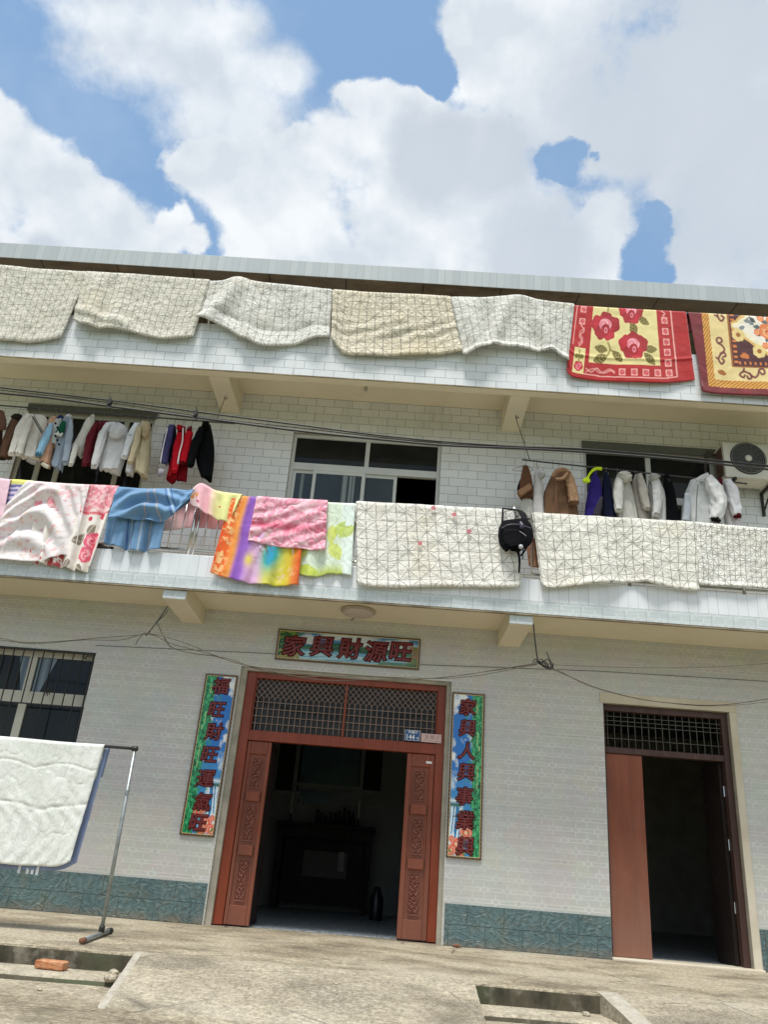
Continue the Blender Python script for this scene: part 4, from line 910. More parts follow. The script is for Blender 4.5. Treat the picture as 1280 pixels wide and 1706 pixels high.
def art_past(u, v, X, Y_):
    c = np.empty(u.shape+(3,)); c[:] = C('#efb6bf'); n = fbm(X*3, Y_*3); paint(c, np.clip((u-.42+.25*(n-.5))*5, 0, 1), C('#eaea9e')); paint(c, np.clip((.25-u+.2*(n-.5))*6, 0, 1)*.6, C('#f4f0ee'))
    paint(c, disc(u, v, .10, .45, .13)*(fbm(X*25, Y_*25) > .45), C('#eda04c')); paint(c, disc(u, v, .15, .75, .09)*(fbm(X*25, Y_*25) > .5), C('#cf5a7c')); paint(c, disc(u, v, .62, .55, .03), C('#c5524d')); return c
ps = thing('bed_sheet', 'pastel pink and yellow sheet bunched over the railing post', 'bed sheet', at(345, 812, YL))
cloth('front_half', PRINT, [(317, 821), (323, 810), (334, 803), (346, 808), (362, 816), (404, 822)], [(317, 838), (328, 845), (344, 856), (365, 866), (380, 868), (392, 850)], YL-.03, .003, 80, 60, plus(folds((.03, 4, .2, .3), q=.5)), art=art_past, parent=ps, seed=18)
cloth('back_half', PRINT, [(287, 826), (320, 828), (360, 830), (400, 833)], [(272, 885), (312, 880), (345, 880), (398, 886)], RY+.06, .003, 60, 40, folds((.014, 2.3, .2, .1)), art=lambda u, v, X, Y_: art_past(u*.35+.1, v*.2+.1, X, Y_)*np.array([.95, .85, .85]), parent=ps, seed=19, drape=False)
def art_rain(u, v, X, Y_):
    cols = [(0, '#e8541c'), (.10, '#ee6a22'), (.20, '#e99a3e'), (.26, '#8a56b8'), (.34, '#9660c4'), (.42, '#dcaad8'), (.52, '#e0b4d6'), (.62, '#dcd45c'), (.74, '#d3d23e'), (.86, '#d9c032'), (.93, '#e0781e'), (1.0, '#e2541a')]
    q = u+.04*(fbm(X*3, Y_*3)-.5); c = np.stack([np.interp(q, [a for a, _ in cols], [C(h)[k] for _, h in cols]) for k in range(3)], -1)
    tb = np.clip(1.5*np.exp(-((u-.64+.12*(v-.7))/.10)**2)*np.exp(-((v-.66)/.17)**2), 0, 1); paint(c, tb, C('#2fae9e')); paint(c, np.clip(1.4*np.exp(-((u-.64)/.05)**2)*np.exp(-((v-.66)/.12)**2), 0, 1), C('#1f9bc0'))
    sp = (fbm(X*30, Y_*30) > .55)*np.exp(-((u-.08)/.07)**2); paint(c, sp, C('#f5c98a')); sp2 = (fbm(X*34+3, Y_*34) > .56)*np.exp(-((u-.55)/.10)**2)*np.exp(-((v-.62)/.1)**2); paint(c, sp2, C('#6b4a3a')); sp3 = (fbm(X*34+3, Y_*34) > .56)*np.exp(-((u-.82)/.10)**2)*np.exp(-((v-.88)/.1)**2); paint(c, sp3, C('#e9cf9a'))
    paint(c, np.exp(-((u-.40)/.05)**2)*np.exp(-((v-.75)/.07)**2), C('#e5cf4e')); return c
tag(cloth('bed_sheet', PRINT, [(386, 823), (420, 826), (470, 830), (512, 833)], [(350, 954), (400, 968), (450, 975), (497, 975)], YL-.02, .003, 110, 110, plus(folds((.03, 3, .1, .3), (.012, 7, .4, .2)), ridge((.03, .25, -.1, .04), (.03, .6, -.2, .05))), art=art_rain, seed=20), 'rainbow sheet with orange, purple and yellow bands under the pink towel', 'bed sheet')
def art_towel(u, v, X, Y_):
    c = np.empty(u.shape+(3,)); c[:] = C('#eea2b6'); W, H = X.max(), Y_.max()
    wx = fbm(X*5, Y_*5, 3); q = np.sin(34*wx+9*fbm(X*11+4, Y_*11, 2)); paint(c, (q > .35)*.55, C('#f6ccd5')); paint(c, (q < -.72)*.6, C('#d97d97')); q2 = np.sin(26*fbm(X*3.2+7, Y_*3.2, 2)); paint(c, (q2 > .6)*.4, C('#f8dbe1'))
    paint(c, np.exp(-((v-.60)/.08)**2)*.85*fbm(X*8, Y_*8)*1.6, C('#cf3f66')); return c
tag(cloth('towel', PRINT, [(428, 825), (465, 828), (505, 830), (546, 832)], [(413, 900), (455, 909), (500, 914), (542, 917)], YL-.05, .006, 100, 80, plus(folds((.014, 3, .1, .1)), lambda u, v, x, y: .010*S(pi2*(2.5*u+4*v))*np.minimum(1, 3*v)), art=art_towel, seed=21, wr=.018, crease=1.0), 'pink rose-patterned towel hung over the rainbow sheet', 'towel')
def art_green(u, v, X, Y_):
    c = np.empty(u.shape+(3,)); c[:] = C('#dcebd6'); paint(c, np.clip((u-.80)*30, 0, 1), C('#e4f2ea'))
    rs = np.random.RandomState(2)
    for k in range(17): m_, uu, vv = leafm(X, Y_, rs.rand()*X.max()*.8, rs.rand()*Y_.max(), rs.rand()*6.3, .26, .05+.05*rs.rand()); paint(c, m_*.8, C(['#cfdb52', '#b9cc3c', '#e0e89a'][k % 3]))
    paint(c, np.clip((v-.86)*9, 0, 1)*(u < .85)*.8, C('#c3d430')); paint(c, (np.sin(X*60+4*np.sin(Y_*19)) > .965)*.5, C('#8a8f60')); return c
tag(cloth('bed_sheet', PRINT, [(480, 831), (530, 834), (565, 836), (592, 837)], [(490, 950), (515, 961), (550, 956), (572, 957), (586, 959)], YL+.0, .003, 100, 100, plus(folds((.02, 3.2, .1, .2)), ridge((.025, .82, .0, .05))), art=art_green, seed=22), 'white and lime green leaf sheet between the pink towel and the wide quilt', 'bed sheet')
# brown patterned cloth behind the railing under the bag
tag(cloth('cloth', plain('brown_pattern_cloth', lin('#9a735c'), .9, .4, 30), [(872, 872), (880, 872), (890, 873), (905, 873)], [(881, 943), (886, 945), (893, 946), (906, 946)], RY+.06, .003, 20, 40, folds((.01, 2, .2, .1)), seed=23, drape=False), 'brown patterned cloth hanging inside the railing below the black bag', 'cloth')

# ------------------------------------------------------------------ clothes
def garment_mat(h, rough=.9, wv=.1):
    def fn(p):
        co = objco(); p.inputs['Specular IOR Level'].default_value = .15; c = lin(h)
        put(p.inputs['Normal'], bump(add(noise(vscale(co, 1, 1, .5), 22, 5, .6, .8), mul(noise(co, 240, 1), .2)), .7, .012))
        return mixc(mr(noise(co, 9, 4), .3, .7), tuple(q*.88 for q in c), tuple(min(1, q*1.08) for q in c))
    return material('fabric_'+h[1:], fn, rough)
CG = 'clothes drying on the bamboo rods'
def px2m(Y): return (10+Y)/FPX*1.06
def loft_body(Lp, Rp, Y, dep, seed, n=34, k=52, top=.25):
    Lw = np.array([at(a, b, Y) for a, b in Lp]); Rw = np.array([at(a, b, Y) for a, b in Rp])
    if len(Lw) > 2: Lw = np.array(spline(list(Lw), [0]*len(Lw), 6)[0])
    if len(Rw) > 2: Rw = np.array(spline(list(Rw), [0]*len(Rw), 6)[0])
    b = MB(); rs = []; ths = np.linspace(0, 2*math.pi, k, endpoint=False); ct, st = np.cos(ths), np.sin(ths)
    for i in range(n+1):
        v = i/n; l = poly(Lw, v); r = poly(Rw, v); c = (l+r)/2; h = (r-l)/2; H = np.linalg.norm(h)
        d = dep*(top+(1-top)*min(1, v*4)**.6)*(.92+.08*v); d = min(max(d*.5, H*.22), H*.8+.015)
        lf = np.abs(2*fbm(ct*2.6+seed*7+.3*v, st*2.6+1.1*v+seed, 3)-1)                  # long hanging folds
        cr = fbm(ct*3+seed*3, st*3+v*9, 3)-.5                                             # crosswise creases
        w_ = 1+(.08+.36*v)*(lf-.28)*1.5+(.14+.10*(1-v))*cr
        z_ = -.028*(v**10)*(fbm(ct*1.8+seed, st*1.8, 2)-.5)*3
        flat = np.sign(st)*np.abs(st)**.8
        ring = c[None]+h[None]*(np.sign(ct)*np.abs(ct)**.85*(1+.35*(w_-1)))[:, None]; ring = ring+np.stack([0*ct, -d*flat*w_, z_], -1)
        rs.append(list(ring))
    last = rs[-1]; c = np.mean(np.array(last), 0); rs.append([c+(np.array(p)-c)*.88+np.array([0, 0, .03]) for p in last])
    t = rs[0]; c = np.mean(np.array(t), 0); rs.insert(0, [c+(np.array(p)-c)*.5+np.array([0, 0, .006]) for p in t])
    return b.rings(rs)
def sleeve_tube(pts, rp, Y, seed):
    s = px2m(Y); P = [at(a, b, Y) for a, b in pts]; P2, R2_ = spline(P, [q*s for q in rp], 12); b = MB(); rs = []; k = 30; L = len(P2)
    ths = np.linspace(0, 2*math.pi, k, endpoint=False); ct, st = np.cos(ths), np.sin(ths)
    for i, p in enumerate(P2):
        a = P2[max(i-1, 0)]; e = P2[min(i+1, L-1)]; t = (e-a)/(np.linalg.norm(e-a)+1e-9); x = np.cross(t, (0, 1, 0)); x /= np.linalg.norm(x)+1e-9; y = np.cross(x, t); v = i/L
        w_ = 1+(np.abs(2*fbm(ct*2+seed*3, st*2+v*1.5, 3)-1)-.28)*.5*min(1, v*3+.2)+(fbm(ct*1.6+seed, v*11+st*1.6, 3)-.5)*.42
        rs.append(list(p[None]+(R2_[i]*w_)[:, None]*(ct[:, None]*x[None]+.8*st[:, None]*y[None])))
    c = np.mean(np.array(rs[-1]), 0); rs.append([c+(np.array(p)-c)*.8+np.array([0, 0, .03]) for p in rs[-1]])
    c = np.mean(np.array(rs[0]), 0); rs.insert(0, [c+(np.array(p)-c)*.4+np.array([0, 0, .01]) for p in rs[0]])
    return b.rings(rs), P2[::2]+[P2[-1]], list(R2_[::2])+[R2_[-1]]
WIRE = plain('grey_hanger_wire', (.22, .22, .22), .45, .1, 9, Metallic=.5)
def rod_z(px, Y, A, B):
    a, b = at(*A, Y), at(*B, Y); x = at(px, 700, Y)[0]; t = (x-a[0])/(b[0]-a[0]); return a[2]+(b[2]-a[2])*t
def garment(kind, label, short, col, L, R, Y, rod, sleeves=(), hood=None, dep=.16, extra=(), hx=None):
    tx = (L[0][0]+R[0][0])/2; ty = (L[0][1]+R[0][1])/2; top = at(tx, ty, Y)
    root = thing(kind, label, kind.replace('_', ' '), tuple(top), CG); sd_ = len(label)*.37+tx*.01; M_ = garment_mat(col)
    loft_body(L, R, Y, dep, sd_).build('body', M_, root, smooth=True)
    for i, sl_ in enumerate(sleeves):
        pts, rp = sl_[0], sl_[1]; c2 = sl_[2] if len(sl_) > 2 else col; cuff = sl_[3] if len(sl_) > 3 else None
        b, P2, R2_ = sleeve_tube(pts, rp, Y-dep*.75-.01*i, sd_+i); so_ = b.build('sleeve', garment_mat(c2), root, smooth=True)
        cb = MB(); q = P2[-3]; d = (P2[-1]-P2[-4]); d = d/np.linalg.norm(d); e = P2[-1]
        cb.tube([e-d*.028, e-d*.01, e+d*.012, e+d*.030, e+d*.012], [R2_[-1]*.97, R2_[-1]*.98, R2_[-1]*.86, R2_[-1]*.84, R2_[-1]*.7], 18, 0, False, flat=.8); cb.build('cuff', garment_mat(cuff or c2), so_, smooth=True)
    if hood:
        cx, cy, rx, ry, hc = hood; s = px2m(Y); c = at(cx, cy, Y-dep*.8); b = MB(); rs = []
        for i in range(17):
            a = -math.pi/2+math.pi*i/16; ring = []
            for q in np.linspace(0, 2*math.pi, 26, endpoint=False):
                w_ = 1+1.1*(abs(2*float(fbm(math.cos(q)*1.7+cx, a*1.7+math.sin(q), 3))-1)-.3)
                ring.append(c+np.array([rx*s*math.cos(a)*math.cos(q)*w_, .075*math.cos(a)*math.sin(q)*w_, ry*s*math.sin(a)]))
            rs.append(ring)
        b.rings(rs).build('hood', garment_mat(hc), root, smooth=True)
    for ex in extra: ex(root, Y, dep)
    # the wire hanger it hangs from: hook over the rod, shoulders inside the garment
    hx = hx or tx; rx_ = at(hx, ty, Y)[0]; rz = rod_z(hx, Y, *rod)
    hg_ = thing('clothes_hanger', 'wire hanger holding the '+short, 'hanger', (rx_, Y, rz), 'hangers on the clothes rods')
    h_ = MB(); zt = max(min(top[2]+.02, rz-.05), rz-.16); h_.tube([(rx_, Y-.012, rz-.018), (rx_, Y-.018, rz+.004), (rx_, Y, rz+.017), (rx_, Y+.018, rz+.002), (rx_, Y+.012, rz-.03), (rx_, Y, zt)], .0035, 6)
    h_.build('hook', WIRE, hg_, smooth=True)
    b_ = MB(); w2 = dep*.8; b_.tube([(rx_, Y, zt), (rx_+.004, Y-w2, zt-.07), (rx_, Y, zt-.075), (rx_-.004, Y+w2, zt-.07), (rx_, Y, zt)], .004, 6, 0, False); b_.build('shoulder_wire', WIRE, hg_, smooth=True)
    return root
def strip(name, col, pts, r, dy=-.02):          # piping, stripes, straps
    def f(root, Y, dep): MB().tube([at(a, b, Y-dep+dy) for a, b in pts], [q*px2m(Y)*.8 for q in r] if hasattr(r, '__len__') else r*px2m(Y), 12, flat=.5).build(name, garment_mat(col), root, smooth=True)
    return f
YC = -.46; RL = ((0, 676), (390, 706)); RR = ((872, 766), (1210, 802))
g_ = lambda *a, **k: garment(*a, Y=YC, rod=RL, **k)
g_('shirt', 'plain brown shirt cut off by the left edge of the photo', 'brown shirt at the left edge', '#6b4c40', [(-16, 686), (-19, 720), (-20, 758)], [(5, 684), (3, 715), (-1, 757)], sleeves=[([(3, 687), (6, 702), (5, 714)], [4, 5, 6])])
g_('coat', 'dark brown coat with a black shoulder, second garment from the left edge', 'dark brown coat', '#5c4335', [(24, 692), (16, 708), (6, 735), (-2, 760)], [(36, 693), (31, 712), (24, 742), (18, 764)], sleeves=[([(26, 700), (16, 728), (4, 764)], [6, 7.5, 6], '#604536', '#2b1f1a')], hood=(29, 696, 10, 7, '#2a211d'))
g_('sweatshirt', 'cream sweatshirt with a dark diagonal stripe across its shoulder', 'cream striped sweatshirt', '#ddd8cf', [(50, 690), (44, 702), (38, 726), (35, 764)], [(75, 693), (80, 704), (72, 732), (65, 766)], dep=.18, sleeves=[([(48, 690), (36, 710), (20, 757)], [5, 8.5, 7.5]), ([(52, 698), (42, 722), (31, 757)], [4.5, 6.5, 6])], extra=[strip('stripe', '#38383c', [(54, 694), (62, 708), (70, 722)], 1.1), strip('stripe', '#38383c', [(57, 694), (65, 708), (72, 720)], .7), strip('hem', '#9a928c', [(45, 766), (55, 770), (62, 772)], [4, 6, 5], .12)])
g_('shirt', 'peach shirt with one light blue sleeve beside the green-sleeved one', 'peach shirt', '#d9ab8f', [(87, 694), (81, 708), (75, 735), (69, 768)], [(95, 695), (93, 718), (88, 748), (82, 779)], sleeves=[([(86, 706), (77, 728), (64, 757)], [4, 7, 6], '#9cc8e6', '#4c7d9c')], extra=[strip('hem', '#cfc8b4', [(70, 772), (76, 776), (81, 779)], [4, 5, 4], .08)])
def cow(root, Y, dep): pass
g_('shirt', 'black and white spotted shirt with a dark green sleeve', 'cow-print shirt', '#d8dcdc', [(94, 698), (88, 714), (84, 744)], [(104, 694), (101, 716), (96, 742)], dep=.13, sleeves=[([(107, 703), (102, 714), (98, 724)], [3.5, 6, 7.5], '#17583f', '#e8ece8')], extra=[strip('spot', '#14181a', [(92+q*3 % 9, 704+q*7), (93+q*3 % 9, 707+q*7)], 1.7, -.005) for q in range(6)]+[strip('collar', '#26315c', [(96, 697), (100, 694), (105, 696)], [3, 4, 3], -.0)])
g_('pyjama_shirt', 'long grey-blue pyjama top with a pale collar', 'grey-blue pyjama top', '#9fabba', [(107, 695), (101, 712), (95, 740), (85, 776)], [(120, 693), (119, 712), (114, 742), (103, 786)], dep=.13, sleeves=[([(118, 700), (116, 725), (109, 772)], [3, 5, 5], '#a3afbd')], extra=[strip('collar', '#c4cbd2', [(109, 694), (114, 692), (119, 694)], [2.5, 3.5, 2.5], .02)])
g_('shirt', 'off-white long-sleeved shirt pulled to one side, left of the maroon one', 'off-white shirt', '#d5d3ca', [(154, 691), (143, 703), (128, 732), (118, 748)], [(158, 692), (156, 715), (146, 742), (135, 764)], dep=.14, sleeves=[([(128, 742), (123, 758), (118, 774)], [5, 5.5, 4.5])], extra=[strip('hem', '#3a5048', [(115, 752), (119, 753)], 2, .1)])
g_('sweater', 'maroon sweater between the off-white shirt and the white hoodie', 'maroon sweater', '#5e1d27', [(160, 703), (153, 720), (145, 752), (140, 776)], [(182, 702), (176, 720), (163, 750), (152, 774)], dep=.14, sleeves=[([(160, 706), (151, 730), (141, 774)], [4, 7, 5.5], '#64202a')])
g_('hoodie', 'white hoodie with its hood hanging down its back', 'white hoodie', '#d9dadc', [(178, 704), (174, 728), (168, 758), (167, 783)], [(199, 704), (213, 716), (211, 750), (199, 789)], dep=.2, hx=199, sleeves=[([(181, 706), (170, 728), (157, 778)], [5, 8, 6])], hood=(194, 721, 14, 12, '#d2d3d6'))
g_('shirt', 'white shirt with printed sleeve tucked behind the beige hooded jacket', 'white printed shirt', '#d6d5d6', [(226, 705), (220, 730), (214, 762), (209, 789)], [(234, 705), (231, 735), (227, 765), (221, 794)], dep=.14, hx=228, sleeves=[([(228, 706), (218, 728), (207, 762)], [5, 7.5, 6.5], '#dfe2e6')], extra=[strip('print', '#8fa3b4', [(214, 724), (219, 725)], 1.0, -.03)])
g_('jacket', 'beige hooded jacket with rounded hem, right of the white clothes', 'beige hooded jacket', '#c8bb9b', [(237, 702), (229, 720), (223, 752), (226, 786)], [(247, 703), (251, 725), (250, 762), (244, 799)], dep=.18, hx=246, sleeves=[([(233, 712), (226, 740), (217, 771)], [5, 6.5, 5])], hood=(244, 716, 7, 16, '#bfae8c'))
g_('jacket', 'navy and grey sports jacket, leftmost of the group by the red ones', 'navy sports jacket', '#1d1f2d', [(287, 708), (282, 730), (279, 770)], [(293, 710), (294, 740), (286, 778)], dep=.13, sleeves=[([(286, 709), (280, 732), (271, 775)], [5, 7.5, 7], '#46456f', '#b9b8bb')], extra=[strip('piping', '#d4d2d6', [(279, 714), (272, 744), (267, 772)], 1.2, -.03), strip('hem', '#9c9aa0', [(270, 782), (266, 794)], [7, 5], -.02)])
g_('jacket', 'red track jacket with a white stripe down the sleeve', 'red track jacket', '#8e0f1c', [(297, 712), (293, 735), (285, 765), (277, 800)], [(309, 711), (308, 735), (303, 765), (296, 800)], dep=.15, hx=304, sleeves=[([(300, 722), (296, 748), (291, 785)], [5, 6.5, 5.5], '#b81324')], hood=(301, 714, 6, 5, '#b01424'), extra=[strip('stripe', '#e2dcdc', [(305, 713), (304, 735), (299, 755), (296, 773)], 1.2, -.03)])
g_('jacket', 'red jacket with a dark red hem, left of the black jacket', 'red dark-hemmed jacket', '#7a0d18', [(312, 714), (307, 735), (302, 765), (295, 800)], [(320, 710), (319, 740), (314, 768), (310, 803)], dep=.15, hx=318, sleeves=[([(316, 720), (310, 745), (304, 772)], [6, 8, 7], '#c01526', '#5a0a12')])
g_('jacket', 'black jacket hanging alone at the right end of the left rod', 'black jacket', '#08090c', [(337, 706), (331, 728), (327, 765), (335, 796)], [(351, 708), (356, 735), (357, 765), (353, 800)], dep=.18, hx=347, sleeves=[([(336, 712), (327, 740), (317, 776)], [5, 8, 6])], hood=(344, 708, 7, 6, '#060709'))
r_ = lambda *a, **k: garment(*a, Y=YC, rod=RR, **k)
r_('shirt', 'thin white shirt at the left end of the right rod', 'thin white shirt', '#d8d3d2', [(893, 777), (890, 800), (888, 830), (888, 866)], [(896, 777), (903, 800), (905, 830), (908, 866)], dep=.12, hood=(903, 790, 6, 8, '#c9cbcc'))
def flap(root, Y, dep): pass
r_('padded_jacket', 'brown padded jacket with a wide collar, hanging open', 'brown padded jacket', '#7d5f49', [(922, 787), (914, 802), (906, 826), (905, 866)], [(946, 785), (953, 806), (960, 832), (964, 866)], dep=.2, hx=932, sleeves=[([(946, 788), (953, 812), (957, 838)], [7, 9.5, 9], '#a08063', '#7a5c46')], extra=[strip('collar', '#8a6a50', [(921, 795), (928, 786), (940, 783), (949, 788)], [4, 6, 6, 4], -.01), strip('placket', '#6a4e3b', [(929, 800), (927, 830), (929, 858)], 2.2, -.0), strip('collar', '#94755a', [(926, 798), (938, 797), (946, 788)], [3, 4, 3], -.03)])
r_('jacket', 'violet jacket with a neon yellow hood strap', 'violet jacket', '#352a78', [(990, 787), (983, 805), (977, 835), (973, 870)], [(993, 786), (1002, 810), (1003, 838), (990, 870)], dep=.16, extra=[strip('strap', '#c5dd2c', [(978, 800), (984, 788), (993, 781), (1003, 781)], [2, 2.5, 3.5, 4.5], -.02), strip('strap', '#b7d12a', [(972, 802), (978, 800), (981, 804)], [4, 7, 5], -.03), strip('mesh_pocket', '#3a3640', [(1003, 828), (998, 845), (994, 860)], [3, 7, 8], -.0)])
r_('jacket', 'dark navy jacket behind the violet one', 'dark navy jacket', '#191f38', [(1008, 787), (1004, 805), (1005, 835), (1007, 870)], [(1013, 787), (1018, 810), (1023, 840), (1027, 870)], dep=.15)
r_('jacket', 'off-white hooded jacket with a hanging sleeve, right of the navy one', 'off-white hooded jacket', '#cdcac2', [(1028, 792), (1022, 808), (1022, 835), (1029, 870)], [(1045, 792), (1052, 815), (1058, 840), (1062, 870)], dep=.18, hx=1029, sleeves=[([(1036, 790), (1031, 815), (1031, 851)], [6, 8.5, 6.5], '#d9d8d2', '#cfcdc6')], hood=(1040, 795, 14, 11, '#c4c1b8'))
r_('sweatshirt', 'plain greige sweatshirt between two white hooded jackets', 'greige sweatshirt', '#aaa39a', [(1058, 791), (1053, 810), (1056, 838), (1062, 870)], [(1066, 790), (1072, 806), (1076, 830), (1080, 868)], dep=.15, hx=1059, sleeves=[([(1066, 790), (1072, 818), (1078, 848)], [4.5, 8, 6.5], '#b5aea5')])
r_('jacket', 'white hooded jacket, narrow, left of the thin black garment', 'narrow white jacket', '#c9c8c6', [(1083, 794), (1080, 815), (1082, 840), (1086, 874)], [(1096, 794), (1104, 812), (1109, 832), (1109, 874)], dep=.16, hx=1087, sleeves=[([(1090, 794), (1095, 822), (1093, 858)], [5, 9, 6], '#d7d6d4')], hood=(1090, 796, 9, 8, '#bdbcb9'))
r_('trousers', 'thin black garment hanging between two white jackets', 'thin black garment', '#08090d', [(1107, 791), (1106, 815), (1108, 840), (1110, 876)], [(1114, 789), (1122, 812), (1128, 840), (1133, 876)], dep=.13)
r_('padded_jacket', 'large white padded jacket with black cuff on a wooden hanger', 'large white padded jacket', '#dddedd', [(1151, 800), (1143, 820), (1138, 848), (1135, 880)], [(1180, 793), (1196, 806), (1204, 832), (1207, 880)], dep=.2, hx=1162, sleeves=[([(1180, 794), (1190, 812), (1197, 840), (1193, 866)], [8, 13, 13, 9], '#e4e4e3', '#1a1b20')], extra=[strip('collar', '#d2d2d0', [(1160, 800), (1170, 795), (1181, 791)], [3, 5, 6], .02), strip('panel', '#aab0b8', [(1145, 822), (1146, 845), (1143, 870)], [5, 8, 8], .03), strip('zip', '#6e6e70', [(1163, 808), (1161, 835), (1160, 872)], .9, -.0)])
r_('jacket', 'white sleeve jacket with maroon lining and maroon cuff, rightmost on the rod', 'maroon-lined jacket', '#d6cfd0', [(1202, 800), (1204, 825), (1207, 850), (1210, 884)], [(1216, 798), (1224, 818), (1232, 848), (1238, 886)], dep=.16, hx=1199, sleeves=[([(1212, 800), (1221, 822), (1229, 860)], [7, 10.5, 7.5], '#e1e0e4', '#5a1520')], extra=[strip('lining', '#541722', [(1200, 798), (1201, 815), (1204, 830)], [6, 6, 3], .0)])
# brown strapped bag on a hanger at the end of the right rod
hb = thing('strap_bag', 'brown strapped bag with a boxy front hanging at the tip of the right rod', 'bag', tuple(at(876, 776, YC)), None)
b = MB()
for k in range(5): b.tube([at(873+k*1.5, 776, YC-.02-.02*k), at(870+k*3.6, 800, YC-.06), at(868+k*4.5, 830, YC-.03)], [.012, .022, .02], 8)
b.build('strap', garment_mat('#6a4a38'), hb, smooth=True)
b = MB(); A_, B_, C_ = at(863, 817, YC-.12), at(883, 804, YC-.12), at(868, 826, YC-.12)
u_ = B_-A_; v_ = C_-A_; n_ = np.array([0, .1, 0]); pts = [A_, B_, B_+v_, A_+v_]; b.v = [tuple(p) for p in pts]+[tuple(p+n_) for p in pts]
for q in ((0, 1, 2, 3), (7, 6, 5, 4), (0, 4, 5, 1), (1, 5, 6, 2), (2, 6, 7, 3), (3, 7, 4, 0)): b.f.append(q); b.mi.append(0)
b.build('box', garment_mat('#8d6c52'), hb, bevel=.01)
loft_body([(872, 826), (868, 840), (866, 862)], [(884, 826), (888, 840), (890, 862)], YC, .06, 3.3).build('cloth_skirt', garment_mat('#c2c0b6'), hb, smooth=True)
loft_body([(866, 800), (862, 815), (868, 832)], [(880, 790), (889, 812), (888, 834)], YC+.06, .06, 5.1).build('dark_lining', garment_mat('#241d20'), hb, smooth=True)
hh = thing('clothes_hanger', 'wire hanger at the rod tip holding the brown strapped bag', 'hanger', tuple(at(876, 766, YC)), 'hangers on the clothes rods')
z_ = rod_z(876, YC, *RR); x_ = at(876, 766, YC)[0]; b = MB(); b.tube([(x_-.01, YC, z_-.02), (x_-.012, YC, z_+.012), (x_+.014, YC, z_+.012), (x_+.01, YC, z_-.03), (x_, YC, z_-.075)], .004, 6); b.tube([(x_, YC, z_-.075), (x_-.17, YC-.03, z_-.17), (x_-.12, YC-.03, z_-.19), (x_+.1, YC, z_-.15), (x_, YC, z_-.075)], .004, 6); b.build('hook', WIRE, hh, smooth=True)

# rods and their suspension wires
def rod(label, A, B, hooks):
    a, b = at(*A, YC), at(*B, YC); t = thing('clothes_rod', label, 'clothes rod', tuple((a+b)/2)); m_ = MB(); m_.tube([a, b], .011, 8, 0, False); m_.build('pole', plain('dark_rod', (.05, .05, .048), .5, .2, 12), t, smooth=True)
    for (px, py, hz) in hooks:
        h = np.array([at(px, py, YC)[0], YC, 6.57]); f_ = np.array([h[0]+hz, YC, a[2]+(b[2]-a[2])*((h[0]+hz-a[0])/(b[0]-a[0]))]); w_ = MB(); w_.tube([h+(0, 0, .012), h-(0, 0, .05), f_+(0, 0, .01)], .0055, 6, 0, False); w_.tube([h-(0, 0, .035), h+(.025, 0, -.045), h+(.035, 0, -.02)], .006, 6); w_.build('suspension_wire', IRON, t, smooth=True)
rod('long dark rod under the upper balcony carrying the left group of clothes', (-60, 671), (392, 706), [(375, 660, -.06)])
rod('dark rod below the upper balcony carrying the jackets on the right', (870, 766), (1245, 806), [(860, 692, .19)])

# ------------------------------------------------------------------ writing
def text_mesh(s, size, extrude, fat, name, mat_, parent, centre, shear=0.0, rough=0.0, w=1.0):
    cu = bpy.data.curves.new(name, 'FONT'); cu.body = s; cu.size = size; cu.extrude = .0; cu.bevel_depth = fat; cu.bevel_resolution = 0; cu.align_x = 'CENTER'; cu.align_y = 'CENTER'; cu.shear = shear; cu.resolution_u = 4
    o = bpy.data.objects.new(name, cu); COL.objects.link(o); bpy.context.view_layer.update()
    me = bpy.data.meshes.new_from_object(o.evaluated_get(bpy.context.evaluated_depsgraph_get())); bpy.data.objects.remove(o); bpy.data.curves.remove(cu)
    n = len(me.vertices); co = np.empty(n*3); me.vertices.foreach_get('co', co); co = co.reshape(-1, 3)
    mn_, mx_ = co.min(0), co.max(0); c = (mn_+mx_)/2; co -= c; co[:, 2] *= extrude/max(1e-6, fat)
    if rough:
        sd_ = sum(map(ord, s)) % 50; k = 5.5/size
        co[:, 0] += rough*size*(fbm(co[:, 0]*k+sd_, co[:, 1]*k, 2)-.5)*2; co[:, 1] += rough*size*(fbm(co[:, 0]*k+9+sd_, co[:, 1]*k+4, 2)-.5)*2 + co[:, 0]*rough*1.1
    W = np.stack([centre[0]+co[:, 0]*w, centre[1]-co[:, 2], centre[2]+co[:, 1]], -1)
    off = np.array(parent.location); W = W-off
    me.vertices.foreach_set('co', W.astype(np.float32).ravel()); me.name = name; me.materials.clear(); me.materials.append(mat_); me.update()
    o = bpy.data.objects.new(name, me); COL.objects.link(o); o.parent = parent; return o
INK = material('dark_red_lacquer', lambda p: mixc(mr(noise(objco(), 30, 4), .35, .65), (.115, .010, .010), (.20, .020, .018)), .25)
HALO = material('dark_outline', lambda p: mixc(mr(noise(objco(), 22, 3), .45, .6), (.030, .006, .007), (.12, .04, .04)), .4)
